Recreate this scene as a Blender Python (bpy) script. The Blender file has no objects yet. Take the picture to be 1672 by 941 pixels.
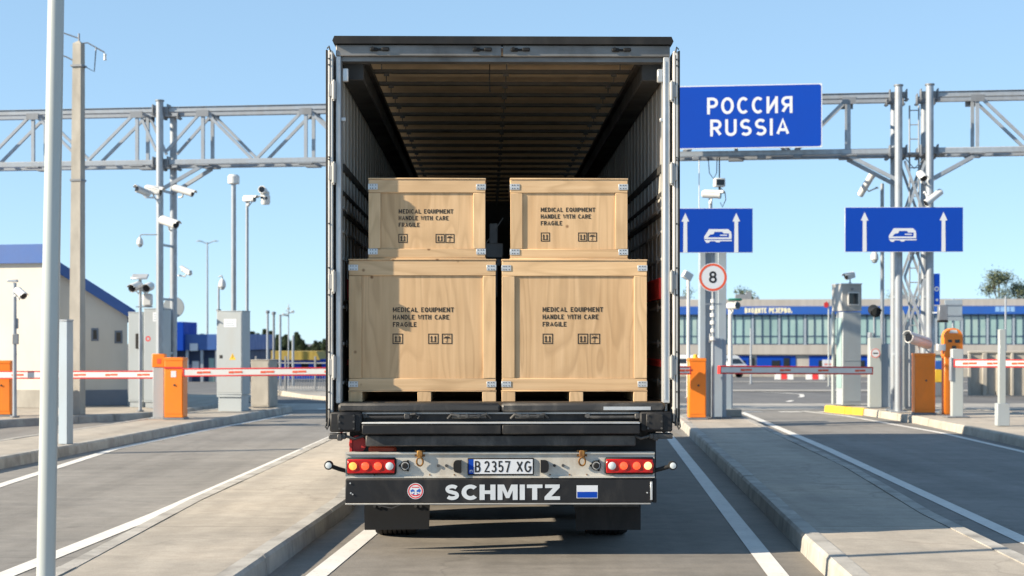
import bpy, bmesh, math, random
from mathutils import Vector, Matrix
R = math.radians
rnd = random.Random(7)
SC = bpy.context.scene
COL = SC.collection
# camera constants: 55.8 mm on 36 mm, horizon a little below the middle (vertical shift)
F, CX, HY, EYE = 2592.0, 836.0, 555.0, 1.65
def gz(y):                                  # the yard falls 1.5 m towards the terminal
    return 0.0 if y < 45 else (-1.5 if y > 135 else -1.5 * (y - 45) / 90)
def W(px, py, Y): return Vector(((px - CX) / F * Y, Y, EYE + (HY - py) / F * Y))
def WX(px, Y): return (px - CX) / F * Y
def WZ(py, Y): return EYE + (HY - py) / F * Y
IZ = 0.15                                   # island height

# ------------------------------------------------------------------ materials
def nodes(name):
    m = bpy.data.materials.new(name); m.use_nodes = True
    nt = m.node_tree; b = nt.nodes['Principled BSDF']
    return m, nt, b
def N(nt, t, **kw):
    n = nt.nodes.new(t)
    for k, v in kw.items():
        if k in n.inputs: n.inputs[k].default_value = v
        else: setattr(n, k, v)
    return n
def coords(nt, scale=(1, 1, 1), rand=True, src='Object'):
    tc = N(nt, 'ShaderNodeTexCoord'); mp = N(nt, 'ShaderNodeMapping')
    mp.inputs['Scale'].default_value = scale
    nt.links.new(tc.outputs[src], mp.inputs['Vector'])
    if rand:
        oi = N(nt, 'ShaderNodeObjectInfo'); mu = N(nt, 'ShaderNodeMath', operation='MULTIPLY'); mu.inputs[1].default_value = 37.0
        nt.links.new(oi.outputs['Random'], mu.inputs[0])
        cb = N(nt, 'ShaderNodeCombineXYZ')
        for i in range(3): nt.links.new(mu.outputs[0], cb.inputs[i])
        nt.links.new(cb.outputs[0], mp.inputs['Location'])
    return mp.outputs[0]
def noise(nt, vec, scale, detail=4, rough=.55, dist=0):
    n = N(nt, 'ShaderNodeTexNoise'); n.inputs['Scale'].default_value = scale; n.inputs['Detail'].default_value = detail
    n.inputs['Roughness'].default_value = rough; n.inputs['Distortion'].default_value = dist
    nt.links.new(vec, n.inputs['Vector']); return n.outputs['Fac']
def ramp(nt, fac, stops):
    r = N(nt, 'ShaderNodeValToRGB'); e = r.color_ramp.elements
    while len(e) > 1: e.remove(e[-1])
    e[0].position = stops[0][0]; e[0].color = (*stops[0][1], 1)
    for p, c in stops[1:]:
        x = e.new(p); x.color = (*c, 1)
    nt.links.new(fac, r.inputs[0]); return r.outputs[0]
def g3(v): return (v, v, v)
def mixc(nt, fac, a, b, blend='MIX'):
    m = N(nt, 'ShaderNodeMix', data_type='RGBA', blend_type=blend)
    for s, v in ((m.inputs[0], fac), (m.inputs[6], a), (m.inputs[7], b)):
        if hasattr(v, 'is_output'): nt.links.new(v, s)
        elif isinstance(v, (int, float)): s.default_value = v
        else: s.default_value = (*v, 1)
    return m.outputs[2]
def bump(nt, b, fac, strength, dist=.01):
    n = N(nt, 'ShaderNodeBump'); n.inputs['Strength'].default_value = strength; n.inputs['Distance'].default_value = dist
    nt.links.new(fac, n.inputs['Height']); nt.links.new(n.outputs[0], b.inputs['Normal'])
def M(name, col, rough=.5, metal=0.0, var=.15, scale=3.0, stretch=(1, 1, 1), dirt=None, damt=.5, dscale=1.7, bmp=0.0, bscale=60, spec=.5):
    m, nt, b = nodes(name)
    v = coords(nt, stretch)
    f = noise(nt, v, scale, 5)
    c = mixc(nt, ramp(nt, f, [(.3, g3(1 - var)), (.7, g3(1 + var * .4))]), (0, 0, 0), col, 'MIX')
    c = mixc(nt, 1.0, ramp(nt, f, [(.3, g3(1 - var)), (.7, g3(1.0))]), col, 'MULTIPLY')
    if dirt:
        v2 = coords(nt, (1, 1, .45))
        d = noise(nt, v2, dscale, 8, .68, .4)
        c = mixc(nt, ramp(nt, d, [(.48, g3(0)), (.75, g3(damt))]), c, dirt)
    nt.links.new(c, b.inputs['Base Color'])
    rr = ramp(nt, f, [(.3, g3(min(1, rough + .12))), (.7, g3(max(0.02, rough - .08)))])
    nt.links.new(rr, b.inputs['Roughness']); b.inputs['Metallic'].default_value = metal
    b.inputs['Specular IOR Level'].default_value = spec
    if bmp:
        bump(nt, b, noise(nt, coords(nt), bscale, 3), bmp)
    return m
def emit(name, col, e, strength):
    m, nt, b = nodes(name); b.inputs['Base Color'].default_value = (*col, 1); b.inputs['Roughness'].default_value = .15
    v = coords(nt); f = noise(nt, v, 60, 2)
    c = ramp(nt, f, [(.35, tuple(x * .75 for x in e)), (.65, e)])
    nt.links.new(c, b.inputs['Emission Color']); b.inputs['Emission Strength'].default_value = strength
    return m
def wood(name, axis, light, dark, fine=1.0):
    """grain runs along axis ('X' or 'Z'): cathedral figure from warped growth rings, fine pores, knots from sparse cells"""
    m, nt, b = nodes(name)
    X = axis == 'X'
    a = noise(nt, coords(nt, (1.5, 4, 30) if X else (30, 4, 1.5)), 1.0 * fine, 5, .6, .3)
    # growth rings: a slow field stretched along the grain, cut into bands
    fld = noise(nt, coords(nt, (.55, 1, 3.4) if X else (3.4, 1, .55)), .8, 2, .45, .5)
    mu0 = N(nt, 'ShaderNodeMath', operation='MULTIPLY'); mu0.inputs[1].default_value = 13.0; nt.links.new(fld, mu0.inputs[0])
    fr = N(nt, 'ShaderNodeMath', operation='FRACT'); nt.links.new(mu0.outputs[0], fr.inputs[0])
    c = mixc(nt, ramp(nt, a, [(.3, g3(0)), (.7, g3(1))]), dark, light)
    c = mixc(nt, ramp(nt, fr.outputs[0], [(.0, g3(.75)), (.2, g3(.08)), (.65, g3(.2)), (1, g3(.75))]), c, tuple(x * .80 for x in dark))
    big = noise(nt, coords(nt, (1, 1, 1)), 1.3, 3)
    c = mixc(nt, ramp(nt, big, [(.35, g3(0)), (.75, g3(.5))]), c, tuple(min(1, x * 1.15) for x in light))
    warm = noise(nt, coords(nt, (.6, 1, .6)), 1.1, 2)
    c = mixc(nt, ramp(nt, warm, [(.5, g3(0)), (.75, g3(.35))]), c, (light[0] * .95, light[1] * .82, light[2] * .68))
    vo = N(nt, 'ShaderNodeTexVoronoi'); vo.inputs['Scale'].default_value = 5.5
    nt.links.new(coords(nt, (1.0, 1, 1.0)), vo.inputs['Vector'])
    sep = N(nt, 'ShaderNodeSeparateColor'); nt.links.new(vo.outputs['Color'], sep.inputs[0])
    lt = N(nt, 'ShaderNodeMath', operation='LESS_THAN'); lt.inputs[1].default_value = .40 if X else .34
    nt.links.new(sep.outputs[0], lt.inputs[0])
    kn = ramp(nt, vo.outputs['Distance'], [(.03, g3(1)), (.055, g3(.7)), (.10, g3(0))])
    mu = N(nt, 'ShaderNodeMath', operation='MULTIPLY'); nt.links.new(kn, mu.inputs[0]); nt.links.new(lt.outputs[0], mu.inputs[1])
    mu2 = N(nt, 'ShaderNodeMath', operation='MULTIPLY'); nt.links.new(mu.outputs[0], mu2.inputs[0]); mu2.inputs[1].default_value = .85
    c = mixc(nt, mu2.outputs[0], c, (.13, .055, .02))
    oi = N(nt, 'ShaderNodeObjectInfo'); c = mixc(nt, 1.0, c, ramp(nt, oi.outputs['Random'], [(0, (.84, .82, .79)), (.5, (.95, .95, .95)), (1, (1.04, 1.03, 1.0))]), 'MULTIPLY')
    st2 = noise(nt, coords(nt, (1, 1, 1)), 3.1, 7, .7)
    c = mixc(nt, ramp(nt, st2, [(.6, g3(0)), (.85, g3(.35))]), c, tuple(x * .55 for x in dark))
    nt.links.new(c, b.inputs['Base Color']); b.inputs['Roughness'].default_value = .68; b.inputs['Specular IOR Level'].default_value = .25
    bump(nt, b, a, .18, .004)
    return m
def ground_mat(name, c0, c1, streak=(.35, 3.0, 1), joint=None, stain=.5, warm=None):
    """worn paving: streaks across the lanes, blotches, grains, cracks and (joint = spacing) sawn joints across"""
    m, nt, b = nodes(name)
    v = coords(nt, (1, 1, 1), False)
    s = noise(nt, coords(nt, streak, False), 1.3, 8, .68, .3)
    big = noise(nt, v, .35, 5, .6)
    gr = noise(nt, v, 95, 3, .7)
    trk = noise(nt, coords(nt, (1.5, .035, 1), False), 1.0, 4, .6)
    spots = noise(nt, v, 1.9, 2, .4)
    mid = noise(nt, v, 4.5, 8, .7)
    c = mixc(nt, ramp(nt, s, [(.3, g3(0)), (.7, g3(1))]), c0, c1)
    c = mixc(nt, ramp(nt, big, [(.35, g3(stain)), (.65, g3(0))]), c, tuple(x * .72 for x in c0))
    if warm: c = mixc(nt, ramp(nt, big, [(.5, g3(0)), (.75, g3(.6))]), c, warm)
    c = mixc(nt, .55, c, ramp(nt, mid, [(.3, g3(.6)), (.65, g3(1.0))]), 'MULTIPLY')
    c = mixc(nt, .5, c, ramp(nt, gr, [(.3, g3(.55)), (.68, g3(1.0))]), 'MULTIPLY')
    c = mixc(nt, .45, c, ramp(nt, trk, [(.36, g3(.62)), (.56, g3(1.0))]), 'MULTIPLY')
    c = mixc(nt, ramp(nt, spots, [(.70, g3(0)), (.76, g3(.45))]), c, tuple(x * .45 for x in c0))
    cr = N(nt, 'ShaderNodeTexVoronoi', feature='DISTANCE_TO_EDGE'); cr.inputs['Scale'].default_value = .22
    wv = N(nt, 'ShaderNodeVectorMath', operation='ADD'); nt.links.new(v, wv.inputs[0])
    ns = N(nt, 'ShaderNodeTexNoise'); ns.inputs['Scale'].default_value = 1.4; ns.inputs['Detail'].default_value = 6; nt.links.new(v, ns.inputs['Vector'])
    nt.links.new(ns.outputs['Color'], wv.inputs[1]); nt.links.new(wv.outputs[0], cr.inputs['Vector'])
    c = mixc(nt, ramp(nt, cr.outputs['Distance'], [(.0, g3(.28)), (.005, g3(0))]), c, tuple(x * .3 for x in c0))
    if joint:
        sp = N(nt, 'ShaderNodeSeparateXYZ'); nt.links.new(v, sp.inputs[0])
        md = N(nt, 'ShaderNodeMath', operation='PINGPONG'); md.inputs[1].default_value = joint / 2; nt.links.new(sp.outputs[1], md.inputs[0])
        c = mixc(nt, ramp(nt, md.outputs[0], [(.0, g3(.75)), (.012, g3(.0))]), c, tuple(x * .25 for x in c0))
    nt.links.new(c, b.inputs['Base Color'])
    nt.links.new(ramp(nt, s, [(.3, g3(.75)), (.7, g3(.92))]), b.inputs['Roughness']); b.inputs['Specular IOR Level'].default_value = .3
    bump(nt, b, gr, .35, .006)
    return m
def curtain_mat(name, col):
    return M(name, col, .55, 0, .18, 1.5, (1, 1, .35), (.12, .10, .08), .55, 1.1)

steel = M('galvanised_steel', (.36, .40, .45), .42, .35, .22, 9, (1, 1, .6), (.25, .24, .23), .5, 2.5)
steel_dk = M('weathered_steel', (.23, .25, .28), .5, .3, .25, 8, (1, 1, .5), (.12, .1, .08), .4, 2.5)
pole_w = M('pale_grey_paint', (.42, .46, .46), .35, .1, .08, 2, (1, 1, .3), (.38, .36, .32), .3, 2)
concrete = M('cast_concrete', (.40, .38, .34), .85, 0, .25, 4, (1, 1, .4), (.2, .18, .15), .5, 2, .3, 70)
kerb_m = M('kerb_stone', (.44, .42, .385), .85, 0, .35, 3.5, (1, 1, 1), (.13, .12, .11), .75, 2.2, .5, 60)
kerb_l = M('pale_kerb_stone', (.46, .42, .36), .85, 0, .3, 3.5, (1, 1, 1), (.2, .18, .15), .6, 2.2, .5, 60)
yellow = M('yellow_paint', (.75, .47, .03), .55, 0, .2, 6, (1, 1, 1), (.3, .2, .08), .5, 3)
orange = M('orange_enamel', (.85, .22, .012), .38, 0, .06, 2, (1, 1, .6), (.45, .14, .03), .35, 2.2)
white = M('white_paint', (.62, .63, .63), .45, 0, .08, 3, (1, 1, 1), (.45, .43, .38), .3, 3)
cream = M('cream_render', (.64, .60, .53), .85, 0, .07, 1.5, (1, 1, .5), (.52, .46, .37), .35, .8)
cab_grey = M('grey_cabinet_paint', (.36, .40, .425), .45, .05, .08, 2, (1, 1, .4), (.33, .31, .28), .4, 1.6)
cab_blue = M('blue_grey_paint', (.33, .40, .47), .5, .05, .12, 2, (1, 1, .4), (.25, .25, .24), .4, 1.6)
red = M('red_paint', (.62, .03, .03), .45, 0, .12, 4, (1, 1, 1), (.3, .06, .05), .4, 3)
redor = M('red_mark', (.70, .10, .04), .5, 0, .15, 9)
black = M('black_rubber', (.012, .0125, .014), .6, 0, .3, 5, (1, 1, 1), (.06, .055, .05), .45, 2.5, spec=.3)
black_p = M('black_steel_paint', (.015, .016, .019), .5, 0, .3, 4, (1, 1, 1), (.085, .078, .07), .55, 2.2, spec=.3)
worn = M('worn_dark_steel', (.055, .055, .057), .5, .3, .45, 4, (.5, 1, 2), (.19, .18, .165), .7, 3.2)
alu = M('aluminium', (.58, .60, .62), .4, .45, .15, 5, (1, 1, .4), (.26, .24, .21), .55, 2.6)
alu_p = M('dull_aluminium_panel', (.42, .42, .41), .5, .2, .2, 2, (1, 1, .4), (.12, .11, .1), .6, 1.6)
door_w = M('white_door_edge', (.70, .68, .64), .5, .05, .12, 4, (1, 1, .4), (.32, .27, .21), .55, 3.5)
bar_w = M('worn_white_steel', (.56, .54, .49), .5, .15, .15, 3, (.7, 1, 1), (.24, .16, .09), .6, 3.2)
blue_s = M('sign_blue', (.003, .052, .38), .6, 0, .06, 1.2, spec=.15)
blue_f = M('fascia_blue', (.018, .10, .42), .5, 0, .12, 1.0)
blue_r = M('roof_blue', (.045, .12, .36), .5, 0, .12, 2.0, (1, 1, 1), (.05, .08, .2), .3)
blue_d = M('dark_blue_cladding', (.025, .05, .12), .6, 0, .2, 2)
plinth_m = M('blue_grey_plinth', (.19, .22, .27), .8, 0, .15, 2, (1, 1, 1), (.12, .12, .12), .4, 1)
sign_w = M('sign_white_film', (.62, .65, .70), .45, 0, .05, 2)
silver = M('silver_lettering', (.62, .66, .70), .4, .15, .1, 6)
ink = M('stencil_ink', (.028, .020, .015), .7, 0, .5, 40, (1, 1, 1), (.18, .12, .07), .45, 30)
darkink = M('black_film', (.012, .012, .014), .5)
tarp = M('tan_roof_tarpaulin', (.80, .62, .42), .7, 0, .25, 2.0, (2, .6, 1), (.30, .20, .12), .5, 1.1)
tb_ = tarp.node_tree; tr_ = N(tb_, 'ShaderNodeBsdfTranslucent'); tr_.inputs[0].default_value = (.95, .70, .40, 1); mx_ = N(tb_, 'ShaderNodeMixShader'); mx_.inputs[0].default_value = .008
tb_.links.new(tb_.nodes['Principled BSDF'].outputs[0], mx_.inputs[1]); tb_.links.new(tr_.outputs[0], mx_.inputs[2]); tb_.links.new(mx_.outputs[0], tb_.nodes['Material Output'].inputs[0])
railm = M('dark_roof_rail', (.045, .045, .045), .6, .1, .3, 3, (1, 1, 1), (.10, .09, .07), .4)
floor_m = M('trailer_floor', (.10, .07, .045), .7, 0, .35, 6, (3, .5, 1))
side_in = curtain_mat('pale_inner_lining', (.46, .45, .42))
rust = M('rusty_steel', (.22, .10, .03), .75, .3, .5, 30, (1, 1, 1), (.45, .26, .05), .8, 25)
tyre_m = M('tyre_rubber', (.018, .018, .019), .8, 0, .3, 12, (1, 1, 1), (.09, .08, .07), .6, 5, .4, 90)
lens = M('dark_lens', (.010, .011, .014), .08, 0, .1, 3)
dkgreen = M('green_shade', (.02, .16, .11), .45)
glass = M('window_glass', (.30, .46, .46), .06, 0, .3, .5, (1, 1, .35), (.55, .62, .56), .55, .35)
glass_d = M('dark_glass', (.02, .025, .03), .08, 0, .3, 1.0)
skirt_c = M('concrete_cladding', (.42, .40, .375), .85, 0, .15, 1.2, (3, 1, .2), (.29, .265, .24), .5, .5)
lamp_red = M('red_lens', (.45, .006, .008), .15, 0, .15, 40)
lampA = emit('amber_lamp', (.5, .15, .03), (1.0, .34, .07), .95)
lampR = emit('orange_red_lamp', (.5, .04, .02), (1.0, .10, .03), .75)
lampW = emit('white_lamp', (.42, .45, .46), (.72, .80, .82), .12)
lampY = emit('warm_lamp', (.5, .35, .18), (1.0, .60, .24), .8)
ply = wood('plywood_panel', 'Z', (.66, .46, .275), (.50, .325, .175), .8)
board_h = wood('pine_board_across', 'X', (.68, .485, .295), (.54, .36, .20), 1.2)
head_m = M('worn_header_steel', (.24, .235, .23), .45, .4, .45, 4, (.5, 1, 2), (.07, .065, .06), .7, 3.2)
bow_m = M('dark_roof_bow', (.10, .095, .085), .55, .2, .3, 5)
board_v = wood('pine_board_upright', 'Z', (.68, .49, .30), (.54, .365, .205), 1.2)
road_m = ground_mat('worn_concrete_road', (.25, .238, .222), (.36, .342, .318), (.30, 2.6, 1), 6.0, .5)
lane_m = ground_mat('truck_lane_surface', (.22, .202, .178), (.32, .292, .255), (.35, 2.6, 1), 5.0, .5)
pave_m = ground_mat('pavement_concrete', (.44, .398, .34), (.56, .505, .432), (.4, 2.2, 1), 3.2, .35, (.58, .49, .39))
asphalt = ground_mat('yard_asphalt', (.15, .15, .155), (.235, .232, .23), (.15, 1.0, 1), None, .5)
band_m = ground_mat('pale_concrete_strip', (.38, .365, .335), (.5, .475, .44), (.3, 1.5, 1), None, .4)
grass_m = ground_mat('dry_verge', (.05, .07, .025), (.10, .11, .045), (.5, .5, 1), None, .5)
def paint_mat():
    m, nt, b = nodes('worn_road_paint')
    v = coords(nt, (1, 1, 1), False); f = noise(nt, v, 22, 6, .75); g = noise(nt, v, 3, 4)
    c = mixc(nt, ramp(nt, f, [(.56, g3(0)), (.70, g3(.75))]), (.68, .665, .63), (.36, .34, .31))
    c = mixc(nt, .5, c, ramp(nt, g, [(.3, g3(.7)), (.7, g3(1))]), 'MULTIPLY')
    nt.links.new(c, b.inputs['Base Color']); b.inputs['Roughness'].default_value = .8
    return m
paint_m = paint_mat()
def leaf_mat(name, a, c):
    m, nt, b = nodes(name)
    f = noise(nt, coords(nt, (1, 1, 1)), 1.4, 3); r = ramp(nt, f, [(.35, a), (.65, c)])
    nt.links.new(r, b.inputs['Base Color']); b.inputs['Roughness'].default_value = .7; b.inputs['Specular IOR Level'].default_value = .2
    return m
fir_m = leaf_mat('fir_needles', (.035, .060, .035), (.075, .105, .055))
leaf_m = leaf_mat('broad_leaves', (.075, .095, .055), (.14, .16, .09))
bark = M('bark', (.10, .075, .055), .9, 0, .4, 8, (1, 1, .3))

# ------------------------------------------------------------------ mesh builder
class MB:
    def __init__(s): s.v = []; s.f = []
    def add(s, vs, fs):
        o = len(s.v); s.v += [tuple(x) for x in vs]; s.f += [tuple(i + o for i in f) for f in fs]; return s
    def box(s, x0, x1, y0, y1, z0, z1, bev=0.0):
        if x0 > x1: x0, x1 = x1, x0
        if y0 > y1: y0, y1 = y1, y0
        if z0 > z1: z0, z1 = z1, z0
        bev = min(bev, (x1 - x0) * .45, (y1 - y0) * .45, (z1 - z0) * .45)
        if bev <= 0:
            vs = [(x, y, z) for x in (x0, x1) for y in (y0, y1) for z in (z0, z1)]
            return s.add(vs, [(0, 1, 3, 2), (4, 6, 7, 5), (0, 4, 5, 1), (2, 3, 7, 6), (0, 2, 6, 4), (1, 5, 7, 3)])
        bm = bmesh.new(); bmesh.ops.create_cube(bm, size=1)
        for v in bm.verts: v.co = Vector(((x0 + x1) / 2 + v.co.x * (x1 - x0), (y0 + y1) / 2 + v.co.y * (y1 - y0), (z0 + z1) / 2 + v.co.z * (z1 - z0)))
        bmesh.ops.bevel(bm, geom=bm.edges[:], offset=bev, segments=1, profile=.5, affect='EDGES')
        return s.bm(bm)
    def bm(s, bm):
        bm.verts.ensure_lookup_table()
        for i, v in enumerate(bm.verts): v.index = i
        s.add([v.co[:] for v in bm.verts], [[v.index for v in f.verts] for f in bm.faces]); bm.free(); return s
    def cyl(s, p0, p1, r0, r1=None, n=14, caps=True):
        r1 = r0 if r1 is None else r1
        p0, p1 = Vector(p0), Vector(p1); d = (p1 - p0).normalized()
        a = d.orthogonal().normalized(); b = d.cross(a)
        vs = []
        for p, r in ((p0, r0), (p1, r1)):
            for i in range(n):
                t = 2 * math.pi * i / n; vs.append(p + a * (r * math.cos(t)) + b * (r * math.sin(t)))
        fs = [(i, (i + 1) % n, n + (i + 1) % n, n + i) for i in range(n)]
        if caps: fs += [tuple(range(n - 1, -1, -1)), tuple(range(n, 2 * n))]
        return s.add(vs, fs)
    def tube(s, pts, r, n=8):
        pts = [Vector(p) for p in pts]
        rings = []; a = None
        for i, p in enumerate(pts):
            d = (pts[min(i + 1, len(pts) - 1)] - pts[max(i - 1, 0)]).normalized()
            if a is None: a = d.orthogonal().normalized()
            a = (a - d * a.dot(d)).normalized(); b = d.cross(a)
            rings.append([p + (a * math.cos(2 * math.pi * k / n) + b * math.sin(2 * math.pi * k / n)) * r for k in range(n)])
        vs = [v for rg in rings for v in rg]; fs = []
        for i in range(len(pts) - 1):
            for k in range(n): fs.append((i * n + k, i * n + (k + 1) % n, (i + 1) * n + (k + 1) % n, (i + 1) * n + k))
        fs += [tuple(range(n - 1, -1, -1)), tuple(range(len(vs) - n, len(vs)))]
        return s.add(vs, fs)
    def bar(s, p0, p1, w, h):
        """square section member between two points"""
        p0, p1 = Vector(p0), Vector(p1); d = (p1 - p0).normalized()
        up = Vector((0, 0, 1)) if abs(d.z) < .95 else Vector((0, 1, 0))
        a = d.cross(up).normalized(); b = a.cross(d)
        vs = [p + a * (sx * w / 2) + b * (sz * h / 2) for p in (p0, p1) for sx, sz in ((-1, -1), (1, -1), (1, 1), (-1, 1))]
        return s.add(vs, [(0, 1, 2, 3)[::-1], (4, 5, 6, 7), (0, 1, 5, 4), (1, 2, 6, 5), (2, 3, 7, 6), (3, 0, 4, 7)])
    def prism(s, poly, y0, y1):
        """polygon in x,z swept along y"""
        n = len(poly); vs = [(x, y0, z) for x, z in poly] + [(x, y1, z) for x, z in poly]
        return s.add(vs, [tuple(range(n))[::-1], tuple(range(n, 2 * n))] + [(i, (i + 1) % n, n + (i + 1) % n, n + i) for i in range(n)])
    def extr(s, poly, z0, z1):
        """polygon in x,y swept along z"""
        n = len(poly); vs = [(x, y, z0) for x, y in poly] + [(x, y, z1) for x, y in poly]
        return s.add(vs, [tuple(range(n))[::-1], tuple(range(n, 2 * n))] + [(i, (i + 1) % n, n + (i + 1) % n, n + i) for i in range(n)])
    def lathe(s, prof, c=(0, 0, 0), axis='Z', n=20):
        vs = []; c = Vector(c)
        for r, h in prof:
            for k in range(n):
                t = 2 * math.pi * k / n; a, b = r * math.cos(t), r * math.sin(t)
                vs.append(c + Vector({'Z': (a, b, h), 'Y': (a, h, b), 'X': (h, a, b)}[axis]))
        fs = []
        for i in range(len(prof) - 1):
            for k in range(n): fs.append((i * n + k, i * n + (k + 1) % n, (i + 1) * n + (k + 1) % n, (i + 1) * n + k))
        fs += [tuple(range(n))[::-1], tuple(range(len(vs) - n, len(vs)))]
        return s.add(vs, fs)
    def disc(s, cx, cz, y, r, n=28, rin=0.0):
        if rin <= 0: return s.add([(cx + r * math.cos(2 * math.pi * k / n), y, cz + r * math.sin(2 * math.pi * k / n)) for k in range(n)], [tuple(range(n))])
        vs = [(cx + q * math.cos(2 * math.pi * k / n), y, cz + q * math.sin(2 * math.pi * k / n)) for q in (rin, r) for k in range(n)]
        return s.add(vs, [(k, (k + 1) % n, n + (k + 1) % n, n + k) for k in range(n)])
    def flat(s, poly, y): return s.add([(x, y, z) for x, z in poly], [tuple(range(len(poly)))])
    def stroke(s, pts, w, y, closed=False):
        """flat ribbon of width w along x,z points"""
        P = [Vector(p) for p in pts]; n = len(P); L = []; Rr = []
        for i in range(n):
            if closed: a, b = P[i - 1], P[(i + 1) % n]
            else: a, b = P[max(i - 1, 0)], P[min(i + 1, n - 1)]
            d0 = (P[i] - a); d1 = (b - P[i])
            d0 = d0.normalized() if d0.length > 1e-9 else d1.normalized(); d1 = d1.normalized() if d1.length > 1e-9 else d0
            t = (d0 + d1).normalized(); nn = Vector((-t.y, t.x)); k = max(.72, abs(t.dot(d1)))
            L.append(P[i] + nn * (w / 2 / k)); Rr.append(P[i] - nn * (w / 2 / k))
        vs = [(p.x, y, p.y) for p in L] + [(p.x, y, p.y) for p in Rr]
        m = n if closed else n - 1
        return s.add(vs, [(i, (i + 1) % n, n + (i + 1) % n, n + i) for i in range(m)])
    def xf(s, mat):
        s.v = [tuple(mat @ Vector(v)) for v in s.v]; return s
    def build(s, name, mat, parent=None, smooth=True, ang=40):
        me = bpy.data.meshes.new(name); me.from_pydata(s.v, [], s.f); 
        bm = bmesh.new(); bm.from_mesh(me); bmesh.ops.recalc_face_normals(bm, faces=bm.faces); bm.to_mesh(me); bm.free()
        me.materials.append(mat)
        if smooth and len(me.polygons):
            me.polygons.foreach_set('use_smooth', [True] * len(me.polygons)); me.set_sharp_from_angle(angle=R(ang))
        o = bpy.data.objects.new(name, me); COL.objects.link(o)
        if parent: o.parent = parent
        return o
def tag(o, label, cat, group=None, kind=None):
    if label: o['label'] = label
    if cat: o['category'] = cat
    if group: o['group'] = group
    if kind: o['kind'] = kind
    return o
def thing(name, label, cat, loc=(0, 0, 0), rz=0.0, group=None):
    o = bpy.data.objects.new(name, None); COL.objects.link(o); o.empty_display_size = .2
    o.location = loc; o.rotation_euler = (0, 0, rz)
    return tag(o, label, cat, group)
def struct(o): o['kind'] = 'structure'; return o
def dup(o, parent=None):
    c = o.copy(); COL.objects.link(c)
    if parent: c.parent = parent
    for ch in [x for x in SC.objects if x.parent == o]: dup(ch, c)
    return c

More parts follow.
